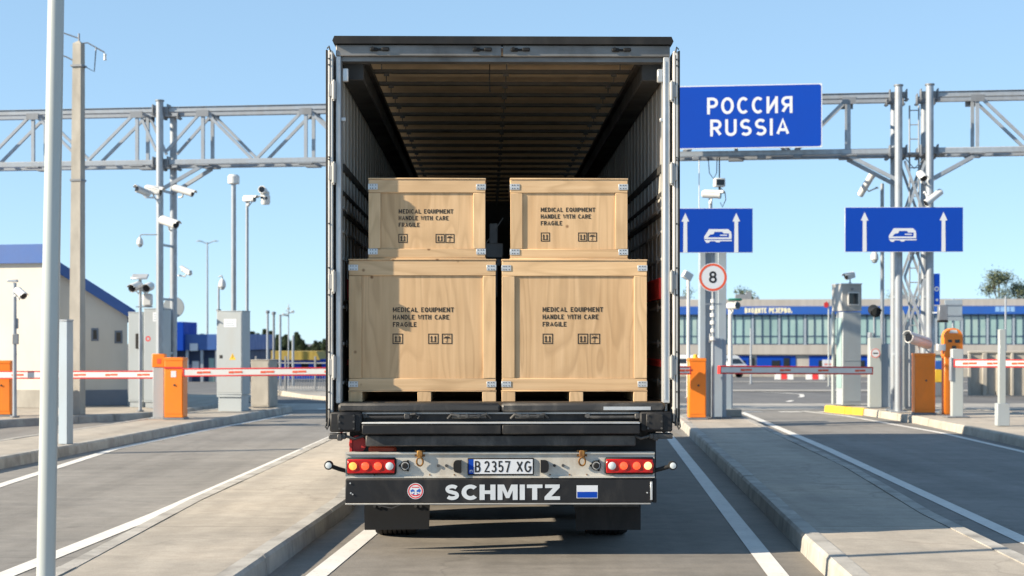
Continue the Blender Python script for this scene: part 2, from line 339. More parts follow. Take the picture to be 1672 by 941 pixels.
# ------------------------------------------------------------------ stroke lettering
def arc(cx, cz, rx, rz, a0, a1, n=12): return [(cx + rx * math.cos(R(a0 + (a1 - a0) * i / n)), cz + rz * math.sin(R(a0 + (a1 - a0) * i / n))) for i in range(n + 1)]
def glyph(ch):
    """strokes in a cell of height 1 (centre lines between .0 and 1), and its width"""
    w = .56; A = arc
    bowl = lambda z0, z1, x0=0, x1=w: [(x0, z1), (x1 - (z1 - z0) / 2, z1)] + A(x1 - (z1 - z0) / 2, (z0 + z1) / 2, (z1 - z0) / 2, (z1 - z0) / 2, 90, -90, 8)[1:-1] + [(x1 - (z1 - z0) / 2, z0), (x0, z0)]
    G = {
     'A': ([[(0, 0), (.33, 1), (.66, 0)], [(.12, .3), (.54, .3)]], .66), 'B': ([[(0, 0), (0, 1)], bowl(.53, 1, 0, .52), bowl(0, .53, 0, .58)], .58),
     'C': ([A(.33, .5, .33, .5, 48, 312, 18)], .58), 'D': ([[(0, 0), (0, 1)], [(0, 1), (.24, 1)] + A(.24, .5, .36, .5, 90, -90, 12)[1:-1] + [(.24, 0), (0, 0)]], .60),
     'E': ([[(.48, 1), (0, 1), (0, 0), (.48, 0)], [(0, .52), (.42, .52)]], .48), 'F': ([[(.48, 1), (0, 1), (0, 0)], [(0, .5), (.42, .5)]], .46),
     'G': ([A(.33, .5, .33, .5, 48, 350, 18) + [(.655, .46), (.38, .46)]], .66), 'H': ([[(0, 0), (0, 1)], [(.58, 0), (.58, 1)], [(0, .52), (.58, .52)]], .58),
     'I': ([[(0, 0), (0, 1)]], 0.0), 'L': ([[(0, 1), (0, 0), (.46, 0)]], .44), 'M': ([[(0, 0), (0, 1)], [(.72, 0), (.72, 1)], [(.02, .95), (.36, .22), (.70, .95)]], .72),
     'N': ([[(0, 0), (0, 1)], [(.58, 0), (.58, 1)], [(.02, .94), (.56, .06)]], .58), 'O': ([A(.34, .5, .34, .5, 0, 360, 26)[:-1] + ['c']], .68), 'Q': ([A(.34, .5, .34, .5, 0, 360, 26)[:-1] + ['c'], [(.40, .26), (.66, -.08)]], .70),
     'P': ([[(0, 0), (0, 1)], bowl(.45, 1, 0, .56)], .54), 'R': ([[(0, 0), (0, 1)], bowl(.47, 1, 0, .56), [(.26, .47), (.58, 0)]], .57),
     'S': ([A(.27, .745, .27, .255, 35, 262, 14) + A(.28, .25, .28, .25, 82, -145, 14)], .55), 'T': ([[(0, 1), (.58, 1)], [(.29, 1), (.29, 0)]], .58),
     'U': ([[(0, 1), (0, .28)] + A(.28, .28, .28, .28, 180, 360, 10)[1:] + [(.56, 1)]], .56), 'W': ([[(0, 1), (.22, 0), (.45, .9), (.68, 0), (.90, 1)]], .90),
     'X': ([[(0, 0), (.58, 1)], [(0, 1), (.58, 0)]], .58), 'Z': ([[(.02, 1), (.54, 1)], [(0, 0), (.57, 0)], [(.5, .95), (.06, .05)]], .57),
     '2': ([A(.26, .74, .26, .26, 165, -28, 10) + [(0, 0), (.54, 0)]], .54), '3': ([A(.25, .755, .25, .245, 150, -75, 10) + [(.2, .52)], [(.2, .52)] + A(.25, .26, .28, .26, 80, -150, 12)], .53),
     '5': ([[(.48, 1), (.06, 1), (.03, .52)] + A(.25, .3, .28, .3, 130, -145, 12)], .53), '7': ([[(0, 1), (.52, 1), (.17, 0)]], .52),
     '8': ([A(.27, .76, .24, .24, 0, 360, 20)[:-1] + ['c'], A(.27, .26, .28, .26, 0, 360, 20)[:-1] + ['c']], .55),
     'И': ([[(0, 0), (0, 1)], [(.58, 0), (.58, 1)], [(.02, .06), (.56, .94)]], .58), 'Я': ([[(.57, 0), (.57, 1)], [(.57, 1), (.27, 1)] + A(.27, .735, .265, .265, 90, 270, 8)[1:-1] + [(.27, .47), (.57, .47)], [(.30, .47), (0, 0)]], .57),
     'З': ([A(.25, .755, .25, .245, 150, -75, 10) + [(.2, .52)], [(.2, .52)] + A(.25, .26, .28, .26, 80, -150, 12)], .53),
     'Д': ([[(-.05, -.18), (-.05, 0), (.65, 0), (.65, -.18)], [(.06, 0), (.18, 1), (.54, 1), (.54, 0)]], .62), '.': ([[(0, 0), (.0, .14)]], .0), ' ': ([], .28),
    }
    m = {'Р': 'P', 'О': 'O', 'С': 'C', 'В': 'B', 'Х': 'X', 'Т': 'T', 'Е': 'E'}
    return G[m.get(ch, ch)]
def write(mb, text, x, z, h, y, sw=.15, gap=.2, width=None, centre=False, sx=1.0):
    """letters h high with the baseline at z, starting at x (or centred on x); y is the plane"""
    s = h * (1 - sw); t = sw * h
    def total(sx): return sum((glyph(c)[1] * s * sx + t) for c in text) + gap * h * sx * (len(text) - 1)
    if width: sx = sx * width / total(sx); sx = sx * width / total(sx); sx = sx * width / total(sx)
    def ext(p, q, w):      # push a stroke's free end out to the cap line or the letter's side
        d = (Vector(p) - Vector(q)).normalized()
        if abs(d.y) > .95 or (abs(d.x) > .95 and min(abs(p[0] - cur), abs(p[0] - cur - w * s * sx)) < .03 * s): return tuple(Vector(p) + d * t / 2)
        return p
    cur = x - (total(sx) / 2 if centre else 0) + t / 2; k = 0
    for ch in text:
        strokes, w = glyph(ch)
        for st in strokes:
            cl = st[-1] == 'c'; pts = [(cur + p[0] * s * sx, z + t / 2 + p[1] * s) for p in (st[:-1] if cl else st)]
            if not cl and len(pts) == 2 or not cl:   # square ends reach the cap height
                pts[0], pts[-1] = ext(pts[0], pts[1], w), ext(pts[-1], pts[-2], w)
            mb.stroke(pts, t, y - .00025 * (k % 3), cl); k += 1
        cur += w * s * sx + t + gap * h * sx
    return mb
# ================================================================== trailer (local: x across, y forward from its rear, z up)
YAW = R(0.9)
TR = thing('semi_trailer', 'dark box semi-trailer with open rear doors folded back, loaded with plywood crates', 'trailer', (-.067, 12.0, 0), YAW)
FLOOR = 1.65 - 101 * 12.10 / F
def fx(px): return (px - 821.5) / 216.0
def fz(py): return 1.65 + (555 - py) / 216.0
def tp(name, mb, mat, par=None, **k): return mb.build(name, mat, par or TR, **k)
# --- roof
b = MB(); b.prism([(-1.275, 3.878), (1.275, 3.878), (1.285, 3.90), (1.27, 3.935), (-1.27, 3.935), (-1.285, 3.90)], -.05, .09)
tp('roof_cap', b, black)
b = MB(); b.add([(-1.245, .09, 3.874), (1.245, .09, 3.874), (1.245, 13.58, 3.874), (-1.245, 13.58, 3.874)], [(0, 1, 2, 3)]); tp('roof', b, tarp)
hd = MB(); hd.box(-1.262, -.012, -.012, .10, 3.79, 3.876, .006); hd.box(-.004, 1.262, -.012, .10, 3.79, 3.876, .006)
hd.box(-1.22, 1.22, .02, .13, 3.755, 3.788)
hdo = tp('header', hd, head_m)
for px in (621, 788, 850, 1015):
    k = MB(); x = fx(px); k.box(x - .075, x - .018, -.035, -.010, 3.825, 3.852, .006); k.box(x + .012, x + .07, -.037, -.010, 3.827, 3.853, .006); k.box(x - .022, x + .016, -.026, -.010, 3.830, 3.846, .003)
    k.cyl((x - .055, -.045, 3.845), (x - .055, -.02, 3.845), .012, n=8)
    k.build('lock_keeper', black, hdo)
# --- rear posts
for s in (-1, 1):
    p = MB(); x0, x1 = (-1.262, -1.222) if s < 0 else (1.212, 1.262)
    p.box(x0, x1, -.01, .13, 1.17, 3.79, .006); p.box(x0 + .012 if s > 0 else x1 - .012, x0 + .0165 if s > 0 else x1 - .0165 + .0, -.016, -.008, 1.2, 3.76)
    po = tp('corner_post', p, alu)
    c = MB(); c.box(s * 1.19 - .022, s * 1.19 + .022, .0, .04, 3.60, 3.70, .006); c.build('bracket', alu, po)
    c = MB(); c.box(s * 1.205 - .018, s * 1.205 + .018, .0, .03, 3.30, 3.33, .004); c.build('bracket', alu, po)
# --- doors folded back along the sides, seen on edge
for s in (-1, 1):
    d = MB(); d.box(s * 1.283, s * 1.322, -.03, 1.22, 1.03, 3.83, .006)
    do = tp('door', d, door_w)
    e = MB(); e.box(s * 1.3225, s * 1.336, -.0305, 1.22, 1.00, 3.835, .004); e.box(s * 1.2995, s * 1.3055, -.0312, -.02, 1.05, 3.80, .001); e.build('seal', black, do)
    for z0, z1 in ((fz(164), fz(135)), (fz(300), fz(268)), (fz(477), fz(444)), (fz(617), fz(582))):
        h = MB(); h.cyl((s * 1.273, -.035, z0), (s * 1.273, -.035, z1), .017, n=12); h.box(s * 1.273, s * 1.315, -.043, -.030, z0 + .02, z1 - .02, .003); h.box(s * 1.262, s * 1.272, -.045, -.012, z0 + .03, z1 - .03, .002)
        h.cyl((s * 1.273, -.035, z0 - .012), (s * 1.273, -.035, z1 + .012), .009, n=8)
        h.build('hinge', alu_p, do)
    for z in [fz(q) for q in (98, 108, 258, 262, 366, 438, 482, 575, 640, 668)]:
        q = MB(); q.cyl((s * 1.311, -.037, z), (s * 1.311, -.029, z), .0065, n=8); q.build('rivet', worn, do)
    l = MB(); l.tube([(s * 1.31, -.04, 1.06), (s * 1.315, -.05, 1.0), (s * 1.325, -.05, .975), (s * 1.335, -.05, .995), (s * 1.328, -.045, 1.03)], .007); l.cyl((s * 1.305, -.03, 1.12), (s * 1.305, -.03, 1.0), .011, n=8); l.build('door_catch', worn, do)
    t = MB(); t.tube([(s * 1.30, -.03, 3.82), (s * 1.312, -.03, 3.86), (s * 1.326, -.02, 3.845)], .006); t.build('door_catch', worn, do)
# --- sides: outer curtain, inner lining, boards and slats
for s in (-1, 1):
    c = MB(); c.box(s * 1.245, s * 1.262, .14, 13.6, .98, 3.80)
    for k in range(22): c.box(s * 1.262, s * 1.268, .5 + k * .6, .535 + k * .6, 1.0, 3.78)
    tp('side_curtain', c, side_in)
    li = MB(); li.box(s * 1.232, s * 1.238, .14, 13.5, 1.172, 3.72)
    k = .30
    while k < 13.4:
        li.box(s * 1.222, s * 1.2315, k, k + .022, 1.95, 3.70); k += .31
    tp('inner_lining', li, side_in)
    b = MB(); b.box(s * 1.212, s * 1.231, .16, 13.4, fz(276), fz(264)); b.box(s * 1.2215, s * 1.231, .16, 13.4, fz(315), fz(308)); b.box(s * 1.216, s * 1.231, .16, 13.4, fz(349), fz(342)); tp('side_batten', b, railm)
    for z in (1.32, 1.62, 1.90, 2.27, 2.48, 2.66):
        b = MB(); b.box(s * 1.214, s * 1.2315, .15, 13.4, z - .012, z + .012, .004)
        for q in range(16): b.box(s * 1.208, s * 1.2145, .35 + q * .82, .42 + q * .82, z - .03, z + .03, .003)
        tp('side_slat', b, alu_p)
    ys_ = .55 if s < 0 else .15
    b = MB(); b.box(s * 1.2, s * 1.229, ys_, 13.4, fz(487), fz(452), .006); b.box(s * 1.205, s * 1.229, ys_, 13.4, fz(600), fz(588), .006); tp('side_board', b, red)
    r = MB(); r.box(s * 1.222, s * 1.06, .13, 13.5, 3.63, 3.785, .008); r.box(s * 1.058, s * 1.02, .13, 13.5, 3.75, 3.785); tp('roof_rail', r, railm)
    r = MB(); r.box(s * 1.235, s * 1.262, .13, 13.6, .93, 1.168, .006); tp('side_rail', r, alu)
# --- roof bows
y = .17
for k in range(22):
    b = MB(); b.box(-1.04, 1.04, y, y + .055, 3.795, 3.825, .004)
    for x in (-.93, .03, .90):
        b.box(x - .022, x + .022, y - .004, y + .02, 3.772, 3.794); b.cyl((x, y + .01, 3.772), (x, y + .01, 3.72), .004, n=6)
    tp('roof_bow', b, bow_m); y += .605
b = MB(); b.tube([(-.10, .35, 3.80), (-.103, .36, 3.68), (-.098, .37, 3.58)], .004, 6); tp('pull_cord', b, black)
b = MB(); b.box(-1.24, 1.24, 13.5, 13.56, 1.17, 3.87); tp('front_wall', b, railm)
b = MB(); b.box(-1.232, 1.232, .056, 13.5, 1.125, FLOOR); tp('floor', b, floor_m)
# load strap seen between the crates, deep inside
b = MB(); b.box(-.10, -.02, 3.0, 3.04, 2.05, 2.75, .008); b.box(-.14, .03, 2.95, 3.03, 2.42, 2.56, .01); b.bar((-.13, 2.97, 2.56), (.03, 2.97, 2.80), .008, .008); b.box(-.9, .9, 3.0, 3.05, 2.35, 2.42, .006); tp('load_bar', b, alu_p)
# --- sill and dark rear frame
b = MB()
for x0, x1 in ((fx(553), -.022), (-.016, fx(1084))): b.box(x0, x1, -.035, .055, fz(673), fz(658), .018)
so = tp('sill', b, worn)
b = MB(); b.box(fx(985), fx(1062), -.0375, -.0345, fz(669.5), fz(664)); b.build('scraped_edge', alu, so)
b = MB(); b.box(-1.1, 1.1, .03, .10, .99, 1.095); tp('lock_panel', b, black_p)
b = MB(); b.box(fx(592), fx(1044), -.01, .028, fz(676), fz(673.4)); tp('panel_lip', b, alu_p)
def latch(px0, px1, style):
    x0, x1 = fx(px0), fx(px1); z = fz(680); b = MB()
    if style == 0:
        b.tube([(x0, -.005, z + .005), (x0 + .06, -.012, z - .006), (x1 - .06, -.012, z - .004), (x1, -.005, z)], .011); b.box(x1 - .055, x1 - .01, -.03, .03, z - .018, z + .022, .006); b.tube([(x1 - .01, -.02, z + .015), (x1 + .03, -.03, z + .02), (x1 + .06, -.02, z + .006), (x1 + .05, -.01, z - .016)], .008)
        b.cyl((x0 + .02, -.02, z + .005), (x0 + .02, .03, z + .005), .018, n=10)
    else:
        b.box(x0 + .03, x1 - .03, -.012, .03, z - .016, z + .012, .005); b.tube([(x0, .0, z - .015), (x0 + .03, -.028, z + .018), (x0 + .08, -.03, z + .006), (x1 - .08, -.03, z + .004), (x1 - .03, -.028, z + .018), (x1, .0, z - .012)], .009)
        for q in (.25, .45, .72): b.cyl((x0 + (x1 - x0) * q, -.04, z + .006), (x0 + (x1 - x0) * q, .0, z + .006), .013, n=8)
    tp('lock_handle', b, worn)
latch(592, 672, 0); latch(731, 801, 1); latch(834, 895, 1); latch(955, 1048, 0)
b = MB(); b.box(fx(593), -.014, -.12, .02, fz(708), fz(691.5), .008); b.box(-.010, fx(1043), -.12, .02, fz(708), fz(691.5), .008)
ro = tp('ramp_beam', b, black_p)
b = MB(); b.box(fx(593), fx(1043), -.125, .0, fz(691), fz(688.6), .003); b.build('edge_strip', alu, ro)
b = MB(); b.box(fx(598), fx(1037), -.06, .06, fz(728), fz(710), .008); tp('bumper_beam', b, worn)
for s, x0, x1, q0, q1, e0, e1 in ((-1, 540, 592, 553, 582, 538, 566), (1, 1044, 1097, 1054, 1082, 1060, 1098)):
    b = MB(); b.box(fx(x0), fx(x1), -.06, .09, fz(705), fz(672.5), .012); co = tp('corner_block', b, black_p)
    b = MB(); b.box(fx(q0), fx(q1), -.072, -.059, fz(702), fz(675), .006); pl = b.build('cover_plate', black_p, co)
    for px in (q0 + 3, q1 - 3):
        for py in (678, 688, 699): c = MB(); c.cyl((fx(px), -.08, fz(py)), (fx(px), -.07, fz(py)), .008, n=8); c.build('bolt', worn, co)
    b = MB(); b.box(fx(e0), fx(e1) , -.05, .06, fz(716.5), fz(707.5), .006); b.box(fx(e0 + (14 if s < 0 else 6)), fx(e0 + (22 if s < 0 else 14)), -.06, .02, fz(719), fz(708), .006); b.tube([(fx(e1 if s < 0 else e0), -.03, fz(712)), (fx(e1 + 14 if s < 0 else e0 - 14), -.03, fz(716)), (fx(e1 + 30 if s < 0 else e0 - 26), -.02, fz(711))], .011)
    tp('buffer_bracket', b, worn)
# --- red tanks and chassis seen in the gap
b = MB(); b.cyl((fx(582), .12, fz(727)), (fx(582), .55, fz(727)), .066, n=18); b.box(fx(569), fx(573), .1, .2, fz(740), fz(716)); tp('air_tank', b, red)
b = MB(); b.box(fx(600), fx(646), .10, .4, fz(742), fz(729), .02); tp('red_box', b, redor)
b = MB()
for s in (-1, 1): b.box(s * .56, s * .44, .12, 13.4, .72, 1.12)
for k in range(9): b.box(-.44, .44, .3 + k * 1.5, .36 + k * 1.5, .8, 1.0)
for k in range(12): b.box(-1.23, 1.23, .5 + k * 1.1, .56 + k * 1.1, 1.02, 1.122)
b.box(-1.17, 1.17, .13, .17, .45, .98)
tp('chassis', b, black_p)
# --- pale light bar
b = MB(); b.box(fx(565), fx(1068.5), -.02, .04, fz(777.5), fz(741.5)); b.box(fx(565), fx(1068.5), -.035, .04, fz(741.2), fz(738)); b.box(fx(565), fx(1068.5), -.04, .04, fz(780), fz(777.2))
lb = tp('light_bar', b, bar_w)
for px in (716, 729, 905, 919):
    c = MB(); c.cyl((fx(px), -.032, fz(760)), (fx(px), -.018, fz(760)), .012, n=6); c.build('bolt', worn, lb)
for px in (612, 702, 742, 838, 898, 930, 958):
    c = MB(); c.cyl((fx(px), -.024, fz(775)), (fx(px), -.018, fz(775)), .006, n=6); c.build('bolt', rust, lb)
for px in (662, 973):
    c = MB(); x = fx(px); z = fz(760); c.lathe([(.034, -.045), (.038, -.03), (.038, -.02), (.034, -.018)], (x, 0, z), 'Y'); c.lathe([(.018, -.056), (.022, -.052), (.022, -.04)], (x, 0, z), 'Y', 12)
    for a in (60, 180, 300): c.box(x + .040 * math.cos(R(a)) - .007, x + .040 * math.cos(R(a)) + .007, -.032, -.02, z + .040 * math.sin(R(a)) - .007, z + .040 * math.sin(R(a)) + .007)
    q = c.build('cable_socket', black, lb)
    c = MB(); c.disc(x, z, -.0475, .030, rin=.023); c.build('socket_ring', alu_p, q)
for px in (686, 950):
    x = fx(px); c = MB(); c.box(x - .022, x + .022, -.055, .0, fz(746), fz(735), .006); c.box(x - .038, x - .022, -.03, -.018, fz(745), fz(735)); c.box(x + .022, x + .038, -.03, -.018, fz(745), fz(735))
    hk = c.build('lashing_hook', rust, lb)
    c = MB(); c.tube([(x + .024 * math.sin(t), -.05 - .005 * math.cos(t), fz(753) + .032 * math.cos(t)) for t in [2 * math.pi * i / 16 for i in range(17)]], .007, 8); c.build('ring', rust, hk)
for px, s in ((747, -1), (889, 1)):
    x = fx(px); c = MB(); w, h = .03, .047
    if s < 0: pts = [(x + w, fz(761) - h), (x + w, fz(761) + h)] + [(x - w + .028 + .028 * math.cos(R(a)), fz(761) + h - .03 + .03 * math.sin(R(a))) for a in (90, 120, 150, 180)] + [(x - w + .028 + .028 * math.cos(R(a)), fz(761) - h + .03 + .03 * math.sin(R(a))) for a in (180, 210, 240, 270)]
    else: pts = [(x - w, fz(761) - h), (x - w, fz(761) + h)] + [(x + w - .028 + .028 * math.cos(R(a)), fz(761) + h - .03 + .03 * math.sin(R(a))) for a in (90, 60, 30, 0)] + [(x + w - .028 + .028 * math.cos(R(a)), fz(761) - h + .03 + .03 * math.sin(R(a))) for a in (0, -30, -60, -90)]
    c.prism(pts, -.065, -.019); c.build('plate_lamp', black, lb)
# tail lamps
for x0, x1, cs in ((566.5, 648, ((577.5, lampA), (597.5, lampR), (618, lampR), (637, lampW))), (987, 1068, ((998.5, lampW), (1017.5, lampR), (1038.5, lampR), (1057, lampY)))):
    c = MB(); c.box(fx(x0), fx(x1), -.05, -.018, fz(774.5), fz(746.5), .012); q = tp('tail_lamp', c, black)
    c = MB(); c.box(fx(x0 + 2), fx(x1 - 2.6), -.062, -.048, fz(771.8), fz(749.2), .008); c.build('lamp_lens', lamp_red, q)
    for cx, mt in cs:
        c = MB(); c.lathe([(.030, -.062), (.029, -.067), (.022, -.072), (.010, -.075)], (fx(cx), 0, fz(760)), 'Y', 18); c.build('round_light', mt, q)
        c = MB(); c.disc(fx(cx), fz(760), -.0640, .043, rin=.030); c.build('light_rim', lamp_red, q)
# licence plate
c = MB(); c.box(fx(763.5), fx(871.5), -.033, -.02, fz(775.5), fz(747.5), .004); pq = tp('licence_plate', c, black)
c = MB(); c.box(fx(773.5), fx(869.5), -.036, -.032, fz(773.3), fz(749.6)); c.build('plate_face', sign_w, pq)
c = MB(); c.box(fx(765.3), fx(773.3), -.0362, -.032, fz(773.3), fz(749.6)); c.build('country_strip', blue_s, pq)
c = MB(); c.stroke([(fx(767.6), fz(771)), (fx(767.6), fz(767.4)), (fx(771), fz(767.4)), (fx(771), fz(771))], .005, -.0368); c.build('country_mark', sign_w, pq)
c = MB(); write(c, 'B', fx(775.3), fz(770.8), .086, -.0372, .14, .12, sx=.72); write(c, '2357', fx(790.5), fz(770.8), .086, -.0372, .14, .18, width=fx(833) - fx(790.5)); write(c, 'XG', fx(843), fz(770.8), .086, -.0372, .14, .14, width=fx(867.5) - fx(843)); c.build('plate_number', darkink, pq)
# side marker lamps on rubber arms
for s in (-1, 1):
    ex, ax, ez = (fx(538), fx(566), fz(759)) if s < 0 else (fx(1098), fx(1069), fz(760))
    c = MB(); c.tube([(ax, .0, fz(769)), (ax + (ex - ax) * .45, -.02, fz(765)), (ex, -.03, ez)], .016, 10); c.lathe([(.030, -.055), (.034, -.045), (.034, -.01), (.028, .0)], (ex, 0, ez), 'Y', 16)
    q = tp('marker_lamp', c, black)
    c = MB(); c.lathe([(.024, -.057), (.022, -.062), (.010, -.066)], (ex, 0, ez), 'Y', 14); c.build('lamp_lens', lampW, q)
# --- black bumper with lettering, round sticker and flag
BY = -.045
c = MB(); c.box(fx(565), fx(1065), BY, .03, fz(820.5), fz(781.5), .006); c.box(fx(1065.5), fx(1072), BY + .02, .05, fz(821), fz(782), .004)
bo = tp('bumper', c, black_p)
c = MB(); c.box(fx(565), fx(1062), BY - .006, .03, fz(823), fz(820.7), .002); c.build('bumper_lip', alu_p, bo)
c = MB(); c.box(fx(1061), fx(1064.5), BY - .006, BY - .001, fz(816), fz(786), .001); c.build('reflective_strip', alu, bo)
def heavy(mb, text, x, z, h, y, width, gap):
    """broad grotesque capitals cut as solid shapes"""
    def ring(a0, a1): return [(.47 + .47 * math.cos(R(a)), .5 + .5 * math.sin(R(a))) for a in range(a0, a1 + 1, 8)] + [(.47 + .22 * math.cos(R(a)), .5 + .25 * math.sin(R(a))) for a in range(a1, a0 - 1, -8)]
    P = {'C': (ring(44, 316), .84), 'H': ([(0, 0), (0, 1), (.27, 1), (.27, .62), (.57, .62), (.57, 1), (.84, 1), (.84, 0), (.57, 0), (.57, .39), (.27, .39), (.27, 0)], .84),
         'M': ([(0, 0), (0, 1), (.34, 1), (.53, .46), (.72, 1), (1.06, 1), (1.06, 0), (.80, 0), (.80, .62), (.62, .12), (.44, .12), (.26, .62), (.26, 0)], 1.06),
         'I': ([(0, 0), (0, 1), (.27, 1), (.27, 0)], .27), 'T': ([(0, 1), (.82, 1), (.82, .77), (.545, .77), (.545, 0), (.275, 0), (.275, .77), (0, .77)], .82),
         'Z': ([(.03, 1), (.80, 1), (.80, .80), (.36, .23), (.82, .23), (.82, 0), (0, 0), (0, .20), (.44, .77), (.03, .77)], .82)}
    s_w = .76; tot = sum(P[c][1] if c in P else s_w for c in text) * h + gap * h * (len(text) - 1); k = width / tot; cur = x
    for c in text:
        if c in P: mb.flat([(cur + px * h * k, z + pz * h) for px, pz in P[c][0]], y); w = P[c][1]
        else:
            w = s_w; pts = arc(.375, .70, .26, .185, 30, 266, 14) + arc(.375, .30, .265, .185, 86, -150, 14); mb.stroke([(cur + px * h * k, z + pz * h) for px, pz in pts], .235 * h, y)
        cur += (w + gap) * h * k
c = MB(); heavy(c, 'SCHMITZ', fx(727), fz(815.5), fz(790.5) - fz(815.5), BY - .003, fx(914) - fx(727), .11); c.build('lettering', silver, bo, smooth=False)
x, z = fx(679), fz(801)
c = MB(); c.lathe([(.0605, BY - .0005), (.0605, BY - .002)], (x, 0, z), 'Y', 32); st = c.build('sticker', sign_w, bo)
c = MB(); c.disc(x, z, BY - .0026, .056, 32, .047)
write(c, '...', x - .02, z + .026, .012, BY - .0026, .4, .3); c.box(x - .028, x + .028, BY - .0029, BY - .0021, z + .026, z + .033); c.flat([(x - .036, z - .016), (x - .03, z - .03), (x - .012, z - .038), (x + .012, z - .038), (x + .03, z - .03), (x + .036, z - .016), (x + .026, z - .022), (x, z - .03), (x - .026, z - .022)], BY - .0027)
c.build('sticker_mark', red, st)
c = MB(); c.flat([(x - .040, z + .004), (x - .022, z + .016), (x - .004, z + .002), (x - .014, z - .006), (x - .024, z - .002), (x - .032, z - .010)], BY - .003); c.flat([(x + .004, z + .002), (x + .030, z + .020), (x + .040, z + .004), (x + .030, z - .012), (x + .020, z - .004), (x + .012, z - .008)], BY - .003); c.flat([(x - .006, z - .008), (x - .026, z - .024), (x - .012, z - .026)], BY - .003); c.flat([(x + .006, z - .010), (x + .026, z - .022), (x + .012, z - .026)], BY - .003)
c.build('sticker_mark', blue_f, st)
c = MB(); c.box(fx(941), fx(975.5), BY - .002, BY - .0005, fz(813), fz(792)); fl = c.build('flag_sticker', sign_w, bo)
c = MB(); c.box(fx(942), fx(974.5), BY - .003, BY - .0018, fz(812), fz(802.5)); c.build('flag_stripe', blue_s, fl)
for px, py in ((573, 788), (574, 804), (577, 806), (1056, 804)):
    c = MB(); c.cyl((fx(px), BY - .008, fz(py)), (fx(px), BY, fz(py)), .006, n=8); c.build('bolt', alu, bo)
c = MB(); c.tube([(fx(612), BY, fz(822)), (fx(620), BY, fz(824.5)), (fx(640), BY, fz(829)), (fx(655), BY, fz(823))], .005, 6); tp('loose_cable', c, worn)
# --- mudflaps, axles, wheels
for s, pts in ((-1, [(-1.088, .76), (-.555, .76), (-.575, .17), (-1.078, .163)]), (1, [(.565, .76), (1.082, .76), (1.082, .16), (.575, .16)])):
    c = MB(); c.prism(pts, .42, .432); q = tp('mudflap', c, black)
    if s > 0: d = MB(); d.box(.55, 1.07, .40, .419, .34, .42, .006); d.build('flap_clamp', worn, q)
    else:
        for xx in (-1.0, -.96, -.68, -.64): d = MB(); d.cyl((xx, .405, .35), (xx, .42, .35), .012, n=8); d.build('bolt', worn, q)
for k in range(3):
    ya = 1.49 + 1.31 * k
    c = MB(); c.cyl((-.7, ya, .52), (.7, ya, .52), .07, n=12); c.box(-.55, -.45, ya - .15, ya + .35, .5, .75); c.box(.45, .55, ya - .15, ya + .35, .5, .75); tp('axle', c, black_p)
    for s in (-1, 1):
        c = MB(); prof = [(.30, -.17), (.45, -.19), (.505, -.17), (.52, -.13)]
        for q in range(-3, 3): prof += [(.52, q * .04 + .005), (.508, q * .04 + .008), (.508, q * .04 + .016), (.52, q * .04 + .019)]
        prof += [(.52, .13), (.505, .17), (.45, .19), (.30, .17)]
        c.lathe(prof, (s * .885, ya, .52), 'X', 40); q = tp('wheel', c, tyre_m)
        c = MB(); c.lathe([(.30, -.16), (.30, .16)], (s * .885, ya, .52), 'X', 28); c.lathe([(.14, .10), (.16, .19), (.10, .22), (.09, .23)] if s > 0 else [(.09, -.23), (.10, -.22), (.16, -.19), (.14, -.10)], (s * .885, ya, .52), 'X', 16); c.build('rim', alu_p, q)
    # mudguard
for s in (-1, 1):
    c = MB(); c.box(s * .70, s * 1.08, .9, 5.0, 1.06, 1.08); tp('mudguard', c, black)
    c = MB()
    for z in (.5, .75): c.box(s * 1.21, s * 1.24, 5.4, 10.2, z, z + .1, .006)
    for yy in (5.8, 7.8, 9.8): c.box(s * 1.17, s * 1.21, yy, yy + .08, .48, 1.02)
    tp('side_guard', c, alu)
    c = MB(); c.box(s * .62, s * .5, 10.8, 10.92, .25, 1.1); c.box(s * .59, s * .53, 10.83, 10.89, .04, .26); c.box(s * .68, s * .44, 10.76, 10.96, .0, .04); tp('landing_leg', c, black_p)

# ================================================================== crates
def icon_arrows(mb, x, z, s, y):
    mb.stroke([(x - s / 2, z - s / 2), (x + s / 2, z - s / 2), (x + s / 2, z + s / 2), (x - s / 2, z + s / 2)], s * .10, y, True)
    for dx in (-.2, .2):
        mb.stroke([(x + dx * s, z - .27 * s), (x + dx * s, z + .12 * s)], s * .13, y - .0004)
        mb.flat([(x + dx * s - .13 * s, z + .10 * s), (x + dx * s + .13 * s, z + .10 * s), (x + dx * s, z + .35 * s)], y - .0002)
    mb.stroke([(x - .32 * s, z - .31 * s), (x + .32 * s, z - .31 * s)], s * .08, y - .0006)
def icon_umbrella(mb, x, z, s, y):
    mb.stroke([(x - s / 2, z - s / 2), (x + s / 2, z - s / 2), (x + s / 2, z + s / 2), (x - s / 2, z + s / 2)], s * .10, y, True)
    mb.flat([(x - .36 * s, z + .02 * s)] + arc(x, z + .02 * s, .36 * s, .24 * s, 180, 0, 10)[1:-1] + [(x + .36 * s, z + .02 * s), (x + .18 * s, z + .07 * s), (x, z + .01 * s), (x - .18 * s, z + .07 * s)], y - .0002)
    mb.stroke([(x, z + .05 * s), (x, z - .26 * s)] + arc(x - .07 * s, z - .26 * s, .07 * s, .09 * s, 0, -170, 6), s * .07, y - .0004)
    for dx in (-.22, 0.1, .25): mb.stroke([(x + dx * s, z + .41 * s), (x + (dx - .05) * s, z + .32 * s)], s * .05, y - .0006)
